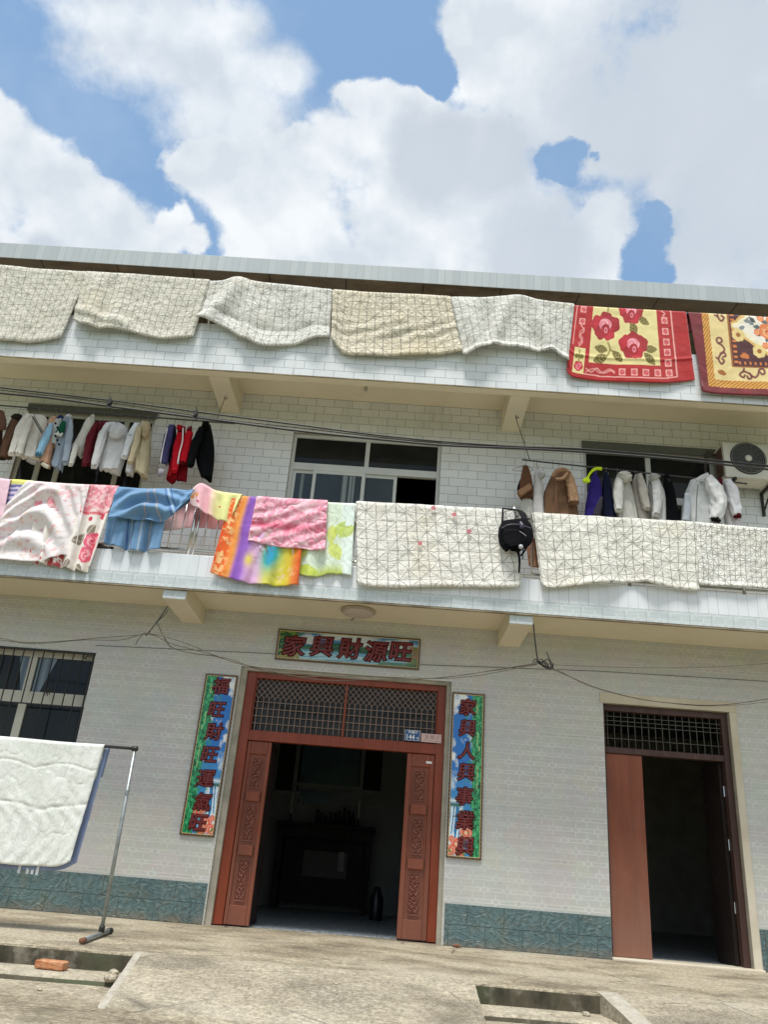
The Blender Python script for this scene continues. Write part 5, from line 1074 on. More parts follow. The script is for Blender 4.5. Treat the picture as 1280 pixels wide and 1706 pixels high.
def flat_art(name, x0, x1, z0, z1, y, art, parent, nu, nv, mat_):
    u, v = np.meshgrid(np.linspace(0, 1, nu+1), np.linspace(0, 1, nv+1), indexing='ij'); P = np.stack([x0+(x1-x0)*u, np.full_like(u, y), z1-(z1-z0)*v], -1).reshape(-1, 3)-np.array(parent.location)
    idx = np.arange((nu+1)*(nv+1)).reshape(nu+1, nv+1); q = np.stack([idx[:-1, :-1], idx[:-1, 1:], idx[1:, 1:], idx[1:, :-1]], -1).reshape(-1, 4)
    me = bpy.data.meshes.new(name); me.from_pydata(P, [], [tuple(t) for t in q]); c = np.clip(art(u, v, (x1-x0)*u, (z1-z0)*v), 0, 1); c = np.concatenate([c, np.ones(c.shape[:2]+(1,))], -1).reshape(-1, 4)
    a = me.color_attributes.new('print', 'FLOAT_COLOR', 'POINT'); a.data.foreach_set('color', c.astype(np.float32).ravel()); me.materials.append(mat_); me.update()
    o = bpy.data.objects.new(name, me); COL.objects.link(o); o.parent = parent; return o
def m_tilep(p):
    a = nd('ShaderNodeVertexColor'); a.layer_name = 'print'; return a.outputs[0]
TILEP = material('glazed_printed_tile', m_tilep, .22)
def m_framep(p):
    x, y, z = xz(); t = ma('SINE', mul(add(x, z), 150)); return mixc(mr(t, .1, .5), (.045, .018, .010), (.20, .115, .045))
FRAMEP = material('patterned_board_edge', m_framep, .35)
def art_couplet(flip):
    def f(u, v, X, Y_):
        if flip: u = 1-u
        c = np.empty(u.shape+(3,)); c[:] = C('#1c74c8'); n = fbm(u*3.2, v*11, 5); paint(c, np.clip((n-.555)*9, 0, 1)*(v < .66), C('#eef3f4')); paint(c, np.clip((v-.45)*3, 0, .5), C('#4fa6de'))
        wf_ = np.clip((u-.45+.25*(v-.86))*8, 0, 1)*np.clip((v-.685)*30, 0, 1); paint(c, wf_, C('#2f7fb8')); paint(c, wf_*(fbm(u*22-v*8, v*5, 3) > .5), C('#dfeff6')); paint(c, np.exp(-((v-.675)/.012)**2)*(u > .5), C('#e6f1f2')); paint(c, np.exp(-((v-.70)/.010)**2)*(u > .62), C('#2a6a4a'))
        be = .34-.08*v+.10*(fbm(u*2, v*14)-.5)+.10*(fbm(u*16, v*40)-.5); g1 = np.clip((be+.06-u)*14, 0, 1); paint(c, g1, C('#1f8f58')); paint(c, g1*(fbm(u*26, v*60, 3) > .54), C('#4fbf7c')); paint(c, g1*(fbm(u*20+7, v*50, 3) > .58), C('#0f5a38'))
        for k, (uu, a, b) in enumerate(((.16, .24, .32), (.14, .45, .60), (.10, .33, .36), (.20, .05, .12))): paint(c, (np.abs(u-uu) < .014)*(v > a)*(v < b), C('#c9d68a'))
        fl = np.zeros_like(u); 
        for cx, cy, r in ((.45, .86, .20), (.75, .93, .17), (.90, .965, .15), (.62, .975, .16), (.9, .90, .09)): d = np.hypot(u-cx, (v-cy)*4.6)/r; m_ = (d < 1); paint(c, m_, C('#e0644e')); paint(c, m_*(np.sin(d*11+np.arctan2(v-cy, u-cx)*2) > .3), C('#f0a08a')); paint(c, d < .25, C('#f5cfa0'))
        paint(c, (v > .955)*(fbm(u*14, v*60) > .5)*.8, C('#2a7a3c'))
        lf = (fbm(u*18+3, v*70, 3) > .64)*(u < .62); paint(c, lf*.6, C('#2f9f62')); return c
    return f
def board(name, label, x0, x1, z0, z1, art, nu, nv):
    t = thing(name, label, 'sign board', ((x0+x1)/2, -.002, z0)); y0 = -.030
    b = MB(); bw = .019; b.box(x0, x0+bw, y0, -.002, z0, z1); b.box(x1-bw, x1, y0, -.002, z0, z1); b.box(x0+bw, x1-bw, y0, -.002, z0, z0+bw); b.box(x0+bw, x1-bw, y0, -.002, z1-bw, z1); b.build('frame', FRAMEP, t, bevel=.003)
    l = MB(); q = .006; l.box(x0+bw, x0+bw+q, y0+.001, y0+.011, z0+bw, z1-bw); l.box(x1-bw-q, x1-bw, y0+.001, y0+.011, z0+bw, z1-bw); l.box(x0+bw+q, x1-bw-q, y0+.001, y0+.011, z0+bw, z0+bw+q); l.box(x0+bw+q, x1-bw-q, y0+.001, y0+.011, z1-bw-q, z1-bw); l.build('inner_line', plain('gilt_line', (.62, .50, .24), .4), t)
    flat_art('picture', x0+bw, x1-bw, z0+bw, z1-bw, y0+.010, art, t, nu, nv, TILEP); return t, y0+.006
def chars(t, y, s, pts, size, w=1.0):
    for ch, (x, z) in zip(s, pts):
        text_mesh(ch, size*1.0, .003, size*.060, 'character_outline', HALO, t, (x, y, z), .10, .012, w); text_mesh(ch, size*1.0, .006, size*.038, 'character', INK, t, (x, y-.002, z), .10, .012, w)
tl, yl = board('couplet_board', 'tall tile couplet board with dark red characters left of the front door', -2.368, -1.962, .905, 2.786, art_couplet(False), 90, 380)
zs = [at(369, 1143, 0), at(362, 1182, 0), at(357, 1219, 0), at(350, 1257, 0), at(343, 1297, 0), at(338, 1335, 0), at(331, 1370, 0)]
chars(tl, yl, '福旺財旺運氣旺', [(p[0]+.0, p[2]) for p in zs], .208)
tr, yr = board('couplet_board', 'tall tile couplet board with dark red characters right of the front door', .728, 1.134, .893, 2.786, art_couplet(True), 90, 380)
zs = [at(779, 1178, 0), at(778, 1213, 0), at(777, 1251, 0), at(776, 1286, 0), at(774, 1326, 0), at(774, 1366, 0), at(774, 1409, 0)]
chars(tr, yr, '家興人興事業興', [(p[0], p[2]) for p in zs], .208)
def art_lake(u, v, X, Y_):
    c = np.empty(u.shape+(3,)); c[:] = C('#3f7fb5'); n = fbm(u*5, v*3.2, 5); paint(c, np.clip((n-.45)*7, 0, 1)*(v < .42), C('#c8d0d6')); ml = .50-.20*fbm(u*5+2, u*0+1, 4)+.12*np.sin(u*9)*.6
    land = np.clip((v-ml)*20, 0, 1)*(v < .62); paint(c, land, C('#2c6a42')); paint(c, land*(fbm(u*30, v*14) > .52), C('#17482c')); wt = np.clip((v-.60)*16, 0, 1); paint(c, wt, C('#6fa8c4')); paint(c, wt*(fbm(u*8, v*34) > .52), C('#a9cfdc'))
    tr_ = np.clip((.20-.10*v-u+.10*(fbm(u*9, v*6)-.5))*12, 0, 1); paint(c, tr_, C('#1c5030')); paint(c, tr_*(fbm(u*40, v*16) > .55), C('#6f8a3c')); rt = np.clip((u-.90+.15*(fbm(u*9, v*6)-.5))*12, 0, 1)*(v > .25); paint(c, rt, C('#5a7f3f')); paint(c, rt*(fbm(u*40, v*16) > .5), C('#a06a4a'))
    lb = (u < .16)*(v > .66); paint(c, lb*(fbm(u*30, v*12) > .45), C('#9a8f4a')); paint(c, (v > .86)*(u > .72)*.8, C('#3a6a34')); return c
th_, yh = board('lintel_board', 'wide landscape tile board with five dark red characters above the front door', -1.532, .296, 3.03, 3.428, art_lake, 260, 60)
zs = [at(490, 1076, 0), at(536, 1077, 0), at(583, 1081, 0), at(627, 1086, 0), at(668, 1086, 0)]
chars(th_, yh, '家興財源旺', [(p[0], p[2]) for p in zs], .275, 1.06)
# house number plate and plaque on the transom bar
p0, p1, p2 = at(675, 1215, yf-.02), at(700, 1217, yf-.02), at(675, 1233, yf-.02)
np_ = thing('number_plate', 'blue enamel house number plate reading 144 on the door transom', 'number plate', (p0[0], yf-.02, p2[2])); x0, x1, z0, z1 = p0[0], p1[0]+.004, p2[2], p0[2]
BLU = plain('blue_enamel', (.012, .075, .26), .3, .08); WHT = plain('white_letter', (.82, .85, .82), .5, .03)
MB().box(x0, x1, yf-.022, yf-.016, z0, z1).build('plate', BLU, np_, bevel=.002); b = MB(); e = .0035
b.box(x0+e, x1-e, yf-.0235, yf-.0222, z1-2*e, z1-e); b.box(x0+e, x1-e, yf-.0235, yf-.0222, z0+e, z0+2*e); b.box(x0+e, x0+2*e, yf-.0235, yf-.0222, z0+2*e, z1-2*e); b.box(x1-2*e, x1-e, yf-.0235, yf-.0222, z0+2*e, z1-2*e); b.build('border', WHT, np_)
Wp, Hp = x1-x0, z1-z0
text_mesh('144', Hp*.62, .0006, .002, 'number', WHT, np_, (x0+Wp*.40, yf-.0235, z0+Hp*.36), 0, 0, .95); text_mesh('天塘村', Hp*.27, .0005, .0006, 'village_name', WHT, np_, (x0+Wp*.52, yf-.0235, z0+Hp*.80), 0, 0, 1.15); text_mesh('号', Hp*.25, .0005, .0006, 'small_character', WHT, np_, (x0+Wp*.84, yf-.0235, z0+Hp*.25))
q0, q1, q2 = at(701.5, 1221, yf-.02), at(736, 1224, yf-.02), at(701.5, 1235.5, yf-.02)
pq = thing('plaque', 'pale pink plaque beside the blue number plate on the door transom', 'plaque', (q0[0], yf-.02, q2[2])); x0, x1, z0, z1 = q0[0]+.006, q1[0], q2[2], q0[2]
MB().box(x0, x1, yf-.021, yf-.016, z0, z1).build('plate', plain('pink_plate', (.60, .42, .40), .45, .1, 20), pq, bevel=.002); FNT = plain('faded_letter', (.42, .24, .23), .5, .05)
text_mesh('文 明 户', (z1-z0)*.50, .0005, .0006, 'writing', FNT, pq, ((x0+x1)/2+.01, yf-.0222, z0+(z1-z0)*.60)); MB().box(x0+.03, x1-.02, yf-.0222, yf-.0212, z0+.018, z0+.022).build('rule', FNT, pq)

# ------------------------------------------------------------------ air conditioner
YA = -.42; a0, a1 = at(1204, 737, YA), at(1214, 794, YA); ax0, az1, az0 = a0[0], a0[2], a1[2]; ax1 = ax0+.86
ac = thing('air_conditioner', 'white outdoor air conditioner unit on a wall bracket at the upper right', 'air conditioner', (ax0, -.1, az0)); ACW = plain('aged_white_casing', (.62, .60, .52), .5, .1, 5)
b = MB(); b.wall((ax0, ax1), (az0, az1), [], YA, -.12); b.build('casing', ACW, ac, bevel=.02)
fc_ = at(1247, 764, YA); fr_ = .25; b = MB(); b.lathe((fc_[0], YA-.004, fc_[2]), [(.01, .0), (fr_*.98, .0), (fr_*.98, .003)], 40, axis=1); b.build('fan_opening', plain('dark_fan_recess', (.035, .037, .035), .6), ac)
b = MB(); 
for k in range(7):
    r0 = fr_*(.24+.11*k); cp = [(fc_[0]+r0*math.cos(t), YA-.014, fc_[2]+r0*math.sin(t)) for t in np.linspace(0, 2*math.pi, 40)]; b.tube(cp, .0042 if k < 6 else .008, 6, 0, False)
for k in range(16): t = 2*math.pi*k/16; b.tube([(fc_[0]+.05*math.cos(t), YA-.013, fc_[2]+.05*math.sin(t)), (fc_[0]+fr_*.9*math.cos(t+.5), YA-.013, fc_[2]+fr_*.9*math.sin(t+.5))], .0028, 5, 0, False)
b.build('fan_guard', plain('dark_grey_guard', (.15, .155, .15), .5, .15, 10), ac, smooth=True)
MB().lathe((fc_[0], YA-.016, fc_[2]), [(.001, -.012), (.035, -.010), (.046, -.002), (.047, .01)], 20, axis=1).build('hub', ACW, ac, smooth=True)
b = MB(); b.box(ax0-.006, ax0-.001, YA+.05, -.14, az0+.05, az1-.04); 
for k in range(7): b.box(ax0-.010, ax0-.007, YA+.06, -.15, az0+.08+k*.06, az0+.10+k*.06)
b.build('side_grille', plain('rusty_side', (.10, .055, .045), .7, .25, 15), ac)
for x in (ax0+.10, ax0+.62): b = MB(); b.box(x, x+.035, YA-.02, -.001, az0-.042, az0-.004); b.box(x+.002, x+.033, -.036, -.002, az0-.36, az0-.043); b.tube([(x+.017, -.03, az0-.30), (x+.017, YA+.06, az0-.05)], .014, 6, 0, False); b.build('bracket', IRON, ac, bevel=.003)
MB().tube([(ax0-.02, -.16, az1-.06), (ax0-.10, -.10, az1-.02), (ax0-.12, -.06, az0+.15), (ax0-.06, -.04, az0-.1), (ax0+.05, -.03, az0-.16), (ax0+.3, -.03, az0-.2)], .022, 8).build('hose', plain('dark_hose', (.05, .045, .04), .7, .3, 12), ac, smooth=True)

# ------------------------------------------------------------------ cables
def cable(label, pts, Y, r, name='cable', cat='cable', extra=None, mat_=IRON):
    P = [at(a, b, Y if not callable(Y) else Y(a)) for a, b in pts]; o = MB().tube(P, r, 7).build(name, mat_, None, smooth=True); tag(o, label, cat, 'cables strung across the front'); return o
YB = -1.16
cable('topmost black cable of the bundle crossing the photo above the clothes', [(-60, 639), (0, 646), (183, 667), (350, 689), (490, 707), (620, 724), (740, 736), (860, 744), (970, 748), (1120, 760), (1280, 776), (1380, 786)], YB, .011)
cable('thick lower black cable of the bundle crossing above the balcony window', [(-60, 647), (0, 655), (90, 664), (183, 677), (360, 700), (490, 717), (620, 731), (740, 742), (860, 747), (970, 753), (1120, 765), (1280, 782), (1380, 792)], YB-.03, .014)
cable('thin grey cable running between the two black cables of the bundle', [(-60, 642), (0, 650), (183, 671), (350, 696), (490, 712), (620, 727), (740, 739), (860, 745.5), (970, 750), (1120, 762), (1280, 778), (1380, 788)], YB+.01, .007, mat_=plain('grey_cable', (.07, .07, .07), .5))
for px, py, lab in ((183, 672, 'black cable clamp above the white hoodie'), (326, 691, 'small black cable clamp left of the upper beam')):
    c = at(px, py, YB-.01); t = thing('cable_clamp', lab, 'clamp', tuple(c)); b = MB(); b.box(c[0]-.02, c[0]+.02, c[1]-.035, c[1]+.03, c[2]-.055, c[2]+.05); b.tube([c+(0, -.04, .09), c+(.03, -.04, .0), c+(-.02, -.04, -.06), c+(.05, -.04, -.10)], .008, 6); b.build('clip', IRON, t, bevel=.006)
YW = -1.02; DUST = plain('dusty_wire', (.10, .085, .06), .8, .3, 20)
w1 = thing('telephone_wire', 'tangled dusty wires strapped to the left lower beam and sagging over the door', 'wire', at(245, 1056, YW), 'cables strung across the front')
b = MB()
for dz, pts in ((0, [(-60, 1058), (0, 1063), (40, 1070), (100, 1068), (170, 1062), (230, 1058), (247, 1055), (300, 1068), (360, 1092), (400, 1106), (470, 1117), (560, 1129), (650, 1133), (750, 1127), (830, 1115), (896, 1104)]),
                (.0, [(-60, 1062), (0, 1066), (60, 1072), (140, 1066), (200, 1066), (247, 1056), (285, 1072), (330, 1084), (395, 1104), (460, 1120), (540, 1133), (620, 1132), (720, 1130), (800, 1120), (895, 1106)]), (.0, [(247, 1056), (262, 1040), (282, 1075), (320, 1088), (380, 1097), (470, 1125), (600, 1126), (760, 1129), (895, 1107)])): b.tube([at(x, y, YW-.004*i) for i, (x, y) in enumerate(pts)], .0045, 5)
b.build('wire_strand', DUST, w1, smooth=True)
b = MB(); b.tube([at(280, 1009, YW), at(268, 1027, YW), at(252, 1048, YW), at(243, 1059, YW)], .007, 6); b.tube([at(281, 1014, YW), at(274, 1024, YW), at(262, 1036, YW), at(246, 1055, YW)], .005, 6); b.tube([at(238, 1056, YW), at(230, 1066, YW), at(226, 1074, YW)], .004, 5); b.tube([at(262, 1036, YW), at(270, 1055, YW), at(284, 1078, YW)], .005, 5); b.build('strap', IRON, w1, smooth=True)
w2 = thing('telephone_wire', 'wire with a black knot below the right lower beam, sagging past the side door', 'wire', at(896, 1104, YW), 'cables strung across the front')
b = MB(); b.tube([at(896, 1104, YW), at(930, 1117, YW), (at(985, 1143, YW)), at(1060, 1163, YW), at(1130, 1172, YW), at(1200, 1174, YW), at(1280, 1164, YW), at(1360, 1150, YW)], .0055, 6)
b.tube([at(896, 1104, YW), at(940, 1108, YW), at(1060, 1112, YW), at(1180, 1111, YW), at(1280, 1105, YW), at(1380, 1100, YW)], .0035, 5)
b.tube([at(896, 1105, YW), at(950, 1127, YW), at(1000, 1147, YW), at(1080, 1166, YW), at(1180, 1176, YW), at(1280, 1169, YW), at(1360, 1156, YW)], .0035, 5); b.build('wire_strand', DUST, w2, smooth=True)
b = MB(); b.tube([at(889, 1039, YW), at(891, 1060, YW), at(894, 1085, YW), at(897, 1104, YW)], .008, 6)
for k in range(5): b.tube([at(888+k*4, 1104, YW), at(893+k*5, 1098+3*(k % 2), YW-.02), at(905+k*4, 1110+k, YW), at(918+k, 1116-k*3, YW)], .006, 5)
b.tube([at(911, 1086, YW), at(915, 1096, YW), at(919, 1104, YW), at(922, 1112, YW)], .006, 5); b.build('strap', IRON, w2, smooth=True)
wl_ = thing('wall_wire', 'thin dark wire stapled straight along the ground floor wall at board height', 'wire', at(600, 1098, -.006), 'cables strung across the front')
b = MB(); b.tube([at(160, 1075, -.006), at(459, 1089, -.006)], .003, 5, 0, False); b.tube([at(700, 1107, -.006), at(1000, 1118, -.006), at(1279, 1135, -.006)], .003, 5, 0, False); b.build('wire_strand', IRON, wl_)

# ------------------------------------------------------------------ lamp, pipe stub
lc = atz(597, 1016, 3.62); lamp = thing('ceiling_lamp', 'round pale ceiling lamp under the first balcony above the door board', 'lamp', tuple(lc))
MB().lathe(lc, [(.20, -.0), (.215, -.012), (.215, -.03), (.205, -.034)], 36).build('rim', plain('lamp_rim', (.42, .36, .29), .5), lamp, smooth=True); MB().lathe(lc, [(.203, -.030), (.19, -.055), (.14, -.075), (.07, -.085), (.002, -.088)], 36).build('diffuser', plain('lamp_diffuser', (.55, .47, .42), .4, .05), lamp, smooth=True)
MB().tube([lc+(.05, .19, -.03), lc+(.02, .27, -.012), lc+(-.06, .36, -.008), lc+(-.10, .45, -.004)], .006, 6).build('lamp_wire', IRON, lamp, smooth=True)
pc = at(609.5, 648, -.72); ps_ = thing('pipe_stub', 'short pale pipe stub hanging below the upper balcony ceiling', 'pipe', (pc[0], -.72, 6.74)); b = MB(); b.lathe((pc[0], -.72, 6.915), [(.045, 0), (.045, -.02), (.03, -.022), (.03, -.06), (.036, -.062), (.036, -.09), (.024, -.092), (.024, -.27), (.02, -.272)], 14); b.build('pipe', plain('pale_pipe', (.42, .40, .32), .5, .15, 12), ps_, smooth=True)

# ------------------------------------------------------------------ drying rack with comforter
YR = -2.17; zbar = at(225, 1247, YR)[2]; xr = at(225, 1247, YR)[0]
rk = thing('drying_rack', 'grey metal drying rack with a T foot standing on the porch at the left', 'drying rack', (xr, YR, 0)); fb = atz(136, 1565, .03)+(atz(184, 1549, .03)-atz(136, 1565, .03))*((YR-atz(136, 1565, .03)[1])/(atz(184, 1549, .03)[1]-atz(136, 1565, .03)[1]))
up_ = MB(); up_.tube([(fb[0], YR, .045), (xr, YR, zbar)], .018, 10, 0, False); po = up_.build('upright', GALV, rk, smooth=True); _cx = lambda z: fb[0]+(xr-fb[0])*(z-.045)/(zbar-.045)
MB().tube([(_cx(1.17), YR, 1.17), (_cx(1.21), YR, 1.21)], .0215, 10, 0, False).build('collar', GALV, po)
xl2 = xr-2.25; MB().tube([(xl2, YR, .045), (xl2, YR, zbar)], .018, 10, 0, False).build('upright', GALV, rk, smooth=True)
MB().tube([(xl2, YR, zbar), (xr, YR, zbar)], .014, 10, 0, False).build('top_bar', plain('dark_bar', (.03, .03, .033), .4), rk, smooth=True)
for x in (xr, xl2): MB().lathe((x, YR, zbar), [(.001, -.032), (.020, -.03), (.026, -.015), (.026, .015), (.020, .026), (.001, .03)], 12, axis=0).build('joint_cap', IRON, rk, smooth=True)
f0, f1 = atz(136, 1565, .03), atz(184, 1549, .03)
for x0, x1 in ((f0[0], f1[0]), (xl2-.04, xl2+.04)):
    b = MB(); b.tube([(x0, f0[1]+.05, .0235), (x1, f1[1]-.05, .0235)], .021, 10, 0, False); fo = b.build('foot', GALV, rk, smooth=True)
    b = MB(); b.tube([(x0, f0[1]+.0, .0235), (x0, f0[1]+.07, .0235)], 0.0225, 10, 0, False); b.build('foot_cap', RUST, fo, smooth=True); b = MB(); b.tube([(x1, f1[1]-.07, .0235), (x1, f1[1]+.01, .0235)], .0285, 10, 0, False); b.build('foot_cap', IRON, fo, smooth=True)
b = MB(); b.lathe((fb[0], YR, .055), [(.027, -.015), (.026, .025), (.021, .035)], 12); b.build('foot_joint', IRON, rk, smooth=True)
def m_satin(p):
    uv = uvco(); s = sep(uv); h = add(noise(vscale(uv, 24, 3.0, 1), 1, 4, .6, 1.0), mul(noise(add_v(vscale(uv, 9, 7, 1), 3), 1, 4, .6, 1.5), .7)); put(p.inputs['Normal'], bump(h, .6, .022)); p.inputs['Sheen Weight'].default_value = .2
    return mixc(mr(noise(uv, 3, 4), .3, .7), (.66, .69, .635), (.74, .765, .72))
SATIN = material('white_satin', m_satin, .42)
BLUEC = plain('periwinkle_lining', (.20, .26, .42), .7, .12, 7, .2, 30)
cf = thing('comforter', 'white satin comforter with blue lining hanging on the drying rack', 'comforter', at(90, 1233, YR-.02))
cloth('white_face', SATIN, [(-130, 1218), (0, 1226), (100, 1235), (174, 1240)], [(-150, 1432), (0, 1439), (80, 1443), (104, 1440), (118, 1434)], YR-.03, .006, 130, 110, plus(folds((.005, 5, .1, .1), (.012, 2.1, .3, -.2)), lambda u, v, x, y: .0025*S(pi2*(11*u+1.6*np.sin(6*v)))*np.clip((v-.35)*4, 0, 1) + .016*(fbm(x*13, y*1.6, 3)-.5) - .005*np.exp(-((y-.26+.06*np.abs(np.sin(x*5.5)))/.012)**2) - .005*np.exp(-((y-.62+.05*np.abs(np.sin(x*4.5+.5)))/.016)**2)), R=.03, back=.5, parent=cf, seed=10, wr=.005, crease=.9)
cloth('blue_lining', BLUEC, [(-130, 1221), (0, 1229), (100, 1238), (182, 1244)], [(-150, 1440), (0, 1446), (60, 1450), (100, 1449), (128, 1437)], YR+.030, .005, 80, 60, folds((.008, 4, .1, .2)), R=.022, back=.3, parent=cf, seed=31)
b = MB(); 
for i, (px, py) in enumerate(((30, 1448), (44, 1449), (52, 1450), (60, 1451))): c = at(px, py, YR-.012); b.box(c[0]-.014, c[0]+.010, YR+.018, YR+.022, c[2]-.030, c[2]+.06)
b.build('white_stripe', plain('white_tape', (.72, .74, .76), .7), cf)
# outline of the stitched seam is in the relief above; nothing is printed on the face

# ------------------------------------------------------------------ black bag on the railing
YG = YL-.11; bc = at(858, 893, YG); bag = thing('bag', 'black sports bag with straps hanging from the first balcony railing', 'bag', at(857, 858, YG)); BK = plain('black_nylon', (.006, .006, .008), .85, .25, 30, .5, 30, **{'Specular IOR Level': .12}); BKS = plain('dark_webbing', (.010, .010, .013), .85, .2, 30, **{'Specular IOR Level': .15})
loft_body([(838, 868), (831, 880), (829, 895), (834, 910), (842, 917)], [(878, 864), (887, 876), (889, 893), (884, 908), (868, 917)], YG, .085, 2.7, 26, 40, .5).build('body', BK, bag, smooth=True)
loft_body([(842, 882), (838, 893), (840, 905), (848, 912)], [(872, 884), (878, 893), (876, 904), (864, 912)], YG-.05, .06, 6.7, 14, 30, .5).build('front_pocket', BK, bag, smooth=True)
b = MB(); b.tube([at(836, 880, YG-.085), at(848, 874, YG-.11), at(866, 874, YG-.11), at(886, 880, YG-.08)], .006, 6); b.build('zip', plain('dull_zip', (.10, .10, .13), .4), bag, smooth=True)
MB().tube([at(866, 885, YG-.118), at(872, 889, YG-.112), at(877, 893, YG-.10)], .0045, 6).build('reflective_trim', plain('silver_trim', (.42, .42, .45), .3), bag, smooth=True)
b = MB(); b.tube([at(867, 870, YG-.085), at(870, 876, YG-.098), at(868, 880, YG-.1)], [.02, .028, .02], 10); b.build('side_panel', plain('violet_sheen', (.05, .048, .09), .4), bag, smooth=True)
b = MB(); b.tube([at(838, 847, YL-.035), at(838, 856, YL-.05), at(837, 868, YL-.07), at(836, 882, YG-.07)], .011, 8, flat=.4)
b.tube([at(838, 847, YL-.035), at(845, 848, YL-.02), at(855, 849, YL+.0), at(864, 850, RY-.03)], .011, 8, flat=.5); b.tube([at(866, 851, RY-.05), at(871, 856, YL-.03), at(875, 866, YG), at(878, 872, YG)], [.028, .04, .035, .02], 8, flat=.4)
b.tube([at(860, 915, YG), at(864, 922, YG), at(866, 935, YG), at(865, 954, YG)], [.014, .016, .014, .011], 8, flat=.4); b.tube([at(880, 906, YG), at(874, 918, YG), at(868, 926, YG)], .012, 8, flat=.5); b.tube([at(872, 916, YG), at(871, 925, YG), at(871, 932, YG)], .006, 6); b.build('strap', BKS, bag, smooth=True)
MB().lathe(at(868, 911, YG-.06), [(.001, -.02), (.026, -.016), (.03, .0), (.02, .014), (.001, .018)], 12, axis=1).build('round_tag', plain('pale_tag', (.45, .45, .48), .5), bag, smooth=True)

# dark slipper on the balcony ledge
sc_ = at(173, 911, FY+.06); sl2 = thing('slipper', 'dark slipper lying on the first balcony ledge below the blue sheet', 'slipper', (sc_[0], FY+.03, 3.966)); b = MB()
b.rings([[(sc_[0]-.13+.26*i/8, FY+.03+.045*math.cos(q)*math.sin(math.pi*(i+.7)/9.4), 3.985+.02*math.sin(q)+(.030*max(0, 1-abs(i-2.5)/3) if math.sin(q) > 0 else 0)) for q in np.linspace(0, 2*math.pi, 14, endpoint=False)] for i in range(9)]); b.build('shoe', plain('dark_rubber', (.03, .024, .022), .6, .2, 20), sl2, smooth=True)

# ------------------------------------------------------------------ brick, stones
br0 = atz(82, 1608, TZ+.03); bk = thing('brick', 'orange clay brick lying on the step at the left', 'brick', (br0[0], br0[1]+.05, TZ)); bm = bmesh.new(); bmesh.ops.create_cube(bm, size=1); bmesh.ops.subdivide_edges(bm, edges=bm.edges[:], cuts=7, use_grid_fill=True)
for v in bm.verts:
    p = v.co.copy(); e = sum(1 for q in p if abs(q) > .49); v.co = Vector((p.x*.225, p.y*.105, p.z*.060)); k = float(fbm(p.x*9+p.z*5, p.y*9+p.z*7, 3))-.5; v.co += p.normalized()*(.008*k) - (p*.010 if e > 1 else p*0)
me = bpy.data.meshes.new('clay'); bm.to_mesh(me); bm.free()
def m_brick(p):
    co = objco(); c = mixc(mr(noise(co, 14, 6), .3, .7), (.36, .135, .055), (.50, .23, .11)); c = mixc(mul(mr(noise(co, 30, 4), .5, .7), .6), c, (.55, .40, .27)); c = mixc(mul(gt(noise(co, 120, 2), .66), .6), c, (.16, .07, .035)); put(p.inputs['Normal'], bump(noise(co, 60, 5), .6, .006)); return c
me.materials.append(material('orange_brick', m_brick, .92)); bo = bpy.data.objects.new('clay', me); COL.objects.link(bo); bo.parent = bk; bo.location = (0, 0, .031); bo.rotation_euler = (.0, .0, rad(-7))
def stone(label, x, y, z, r, sd_):
    bm = bmesh.new(); bmesh.ops.create_icosphere(bm, subdivisions=3, radius=r)
    for v in bm.verts: k = float(fbm(v.co.x/r*1.3+sd_, v.co.y/r*1.3+v.co.z/r, 3)); v.co = v.co*(.65+.7*k); v.co.z *= .62
    me = bpy.data.meshes.new('stone'); bm.to_mesh(me); bm.free(); me.materials.append(CONC3); o = bpy.data.objects.new('stone', me); COL.objects.link(o); o.location = (x, y, z+r*.4); tag(o, label, 'stone', 'loose stones on the steps')
for lab, px, py, z, r, s_ in (('tiny pebble on the porch floor between the rack foot and the ramp', 205, 1565, 0.0, .012, 13), ('small grit lump on the ramp below the front door', 560, 1640, -.02, .014, 15), ('tiny grit lump on the porch in front of the side door', 1120, 1612, 0.0, .011, 17), ('small grit lump on the yard floor at the lower left corner', 66, 1650, GZ, .016, 19), ('fist-sized broken stone on the left step against the ramp edge', 189, 1623, TZ, .035, 1), ('broken concrete lump at the front lip of the left step by the ramp', 184, 1634, TZ, .045, 3), ('pebble on the right step below the porch', 977, 1692, TZ, .028, 5), ('tiny pebble on the left side of the porch floor', 66, 1528, 0.0, .010, 7), ('tiny dark chip on the porch near the ramp top', 217, 1541, 0.0, .010, 9), ('tiny grey chip left of the stone on the right step', 921, 1691, TZ, .014, 11)):
    p = atz(px, py, z); stone(lab, p[0], p[1], z, r, s_)
lfp = atz(761, 1577, .01); o = MB(); o.tube([(lfp[0]-.05, lfp[1], .012), (lfp[0], lfp[1]-.02, .022), (lfp[0]+.05, lfp[1], .012)], [.006, .022, .006], 7, flat=.5); tag(o.build('dead_leaf', RUST, None, smooth=True), 'dry reddish leaf on the porch at the right foot of the front door', 'leaf')

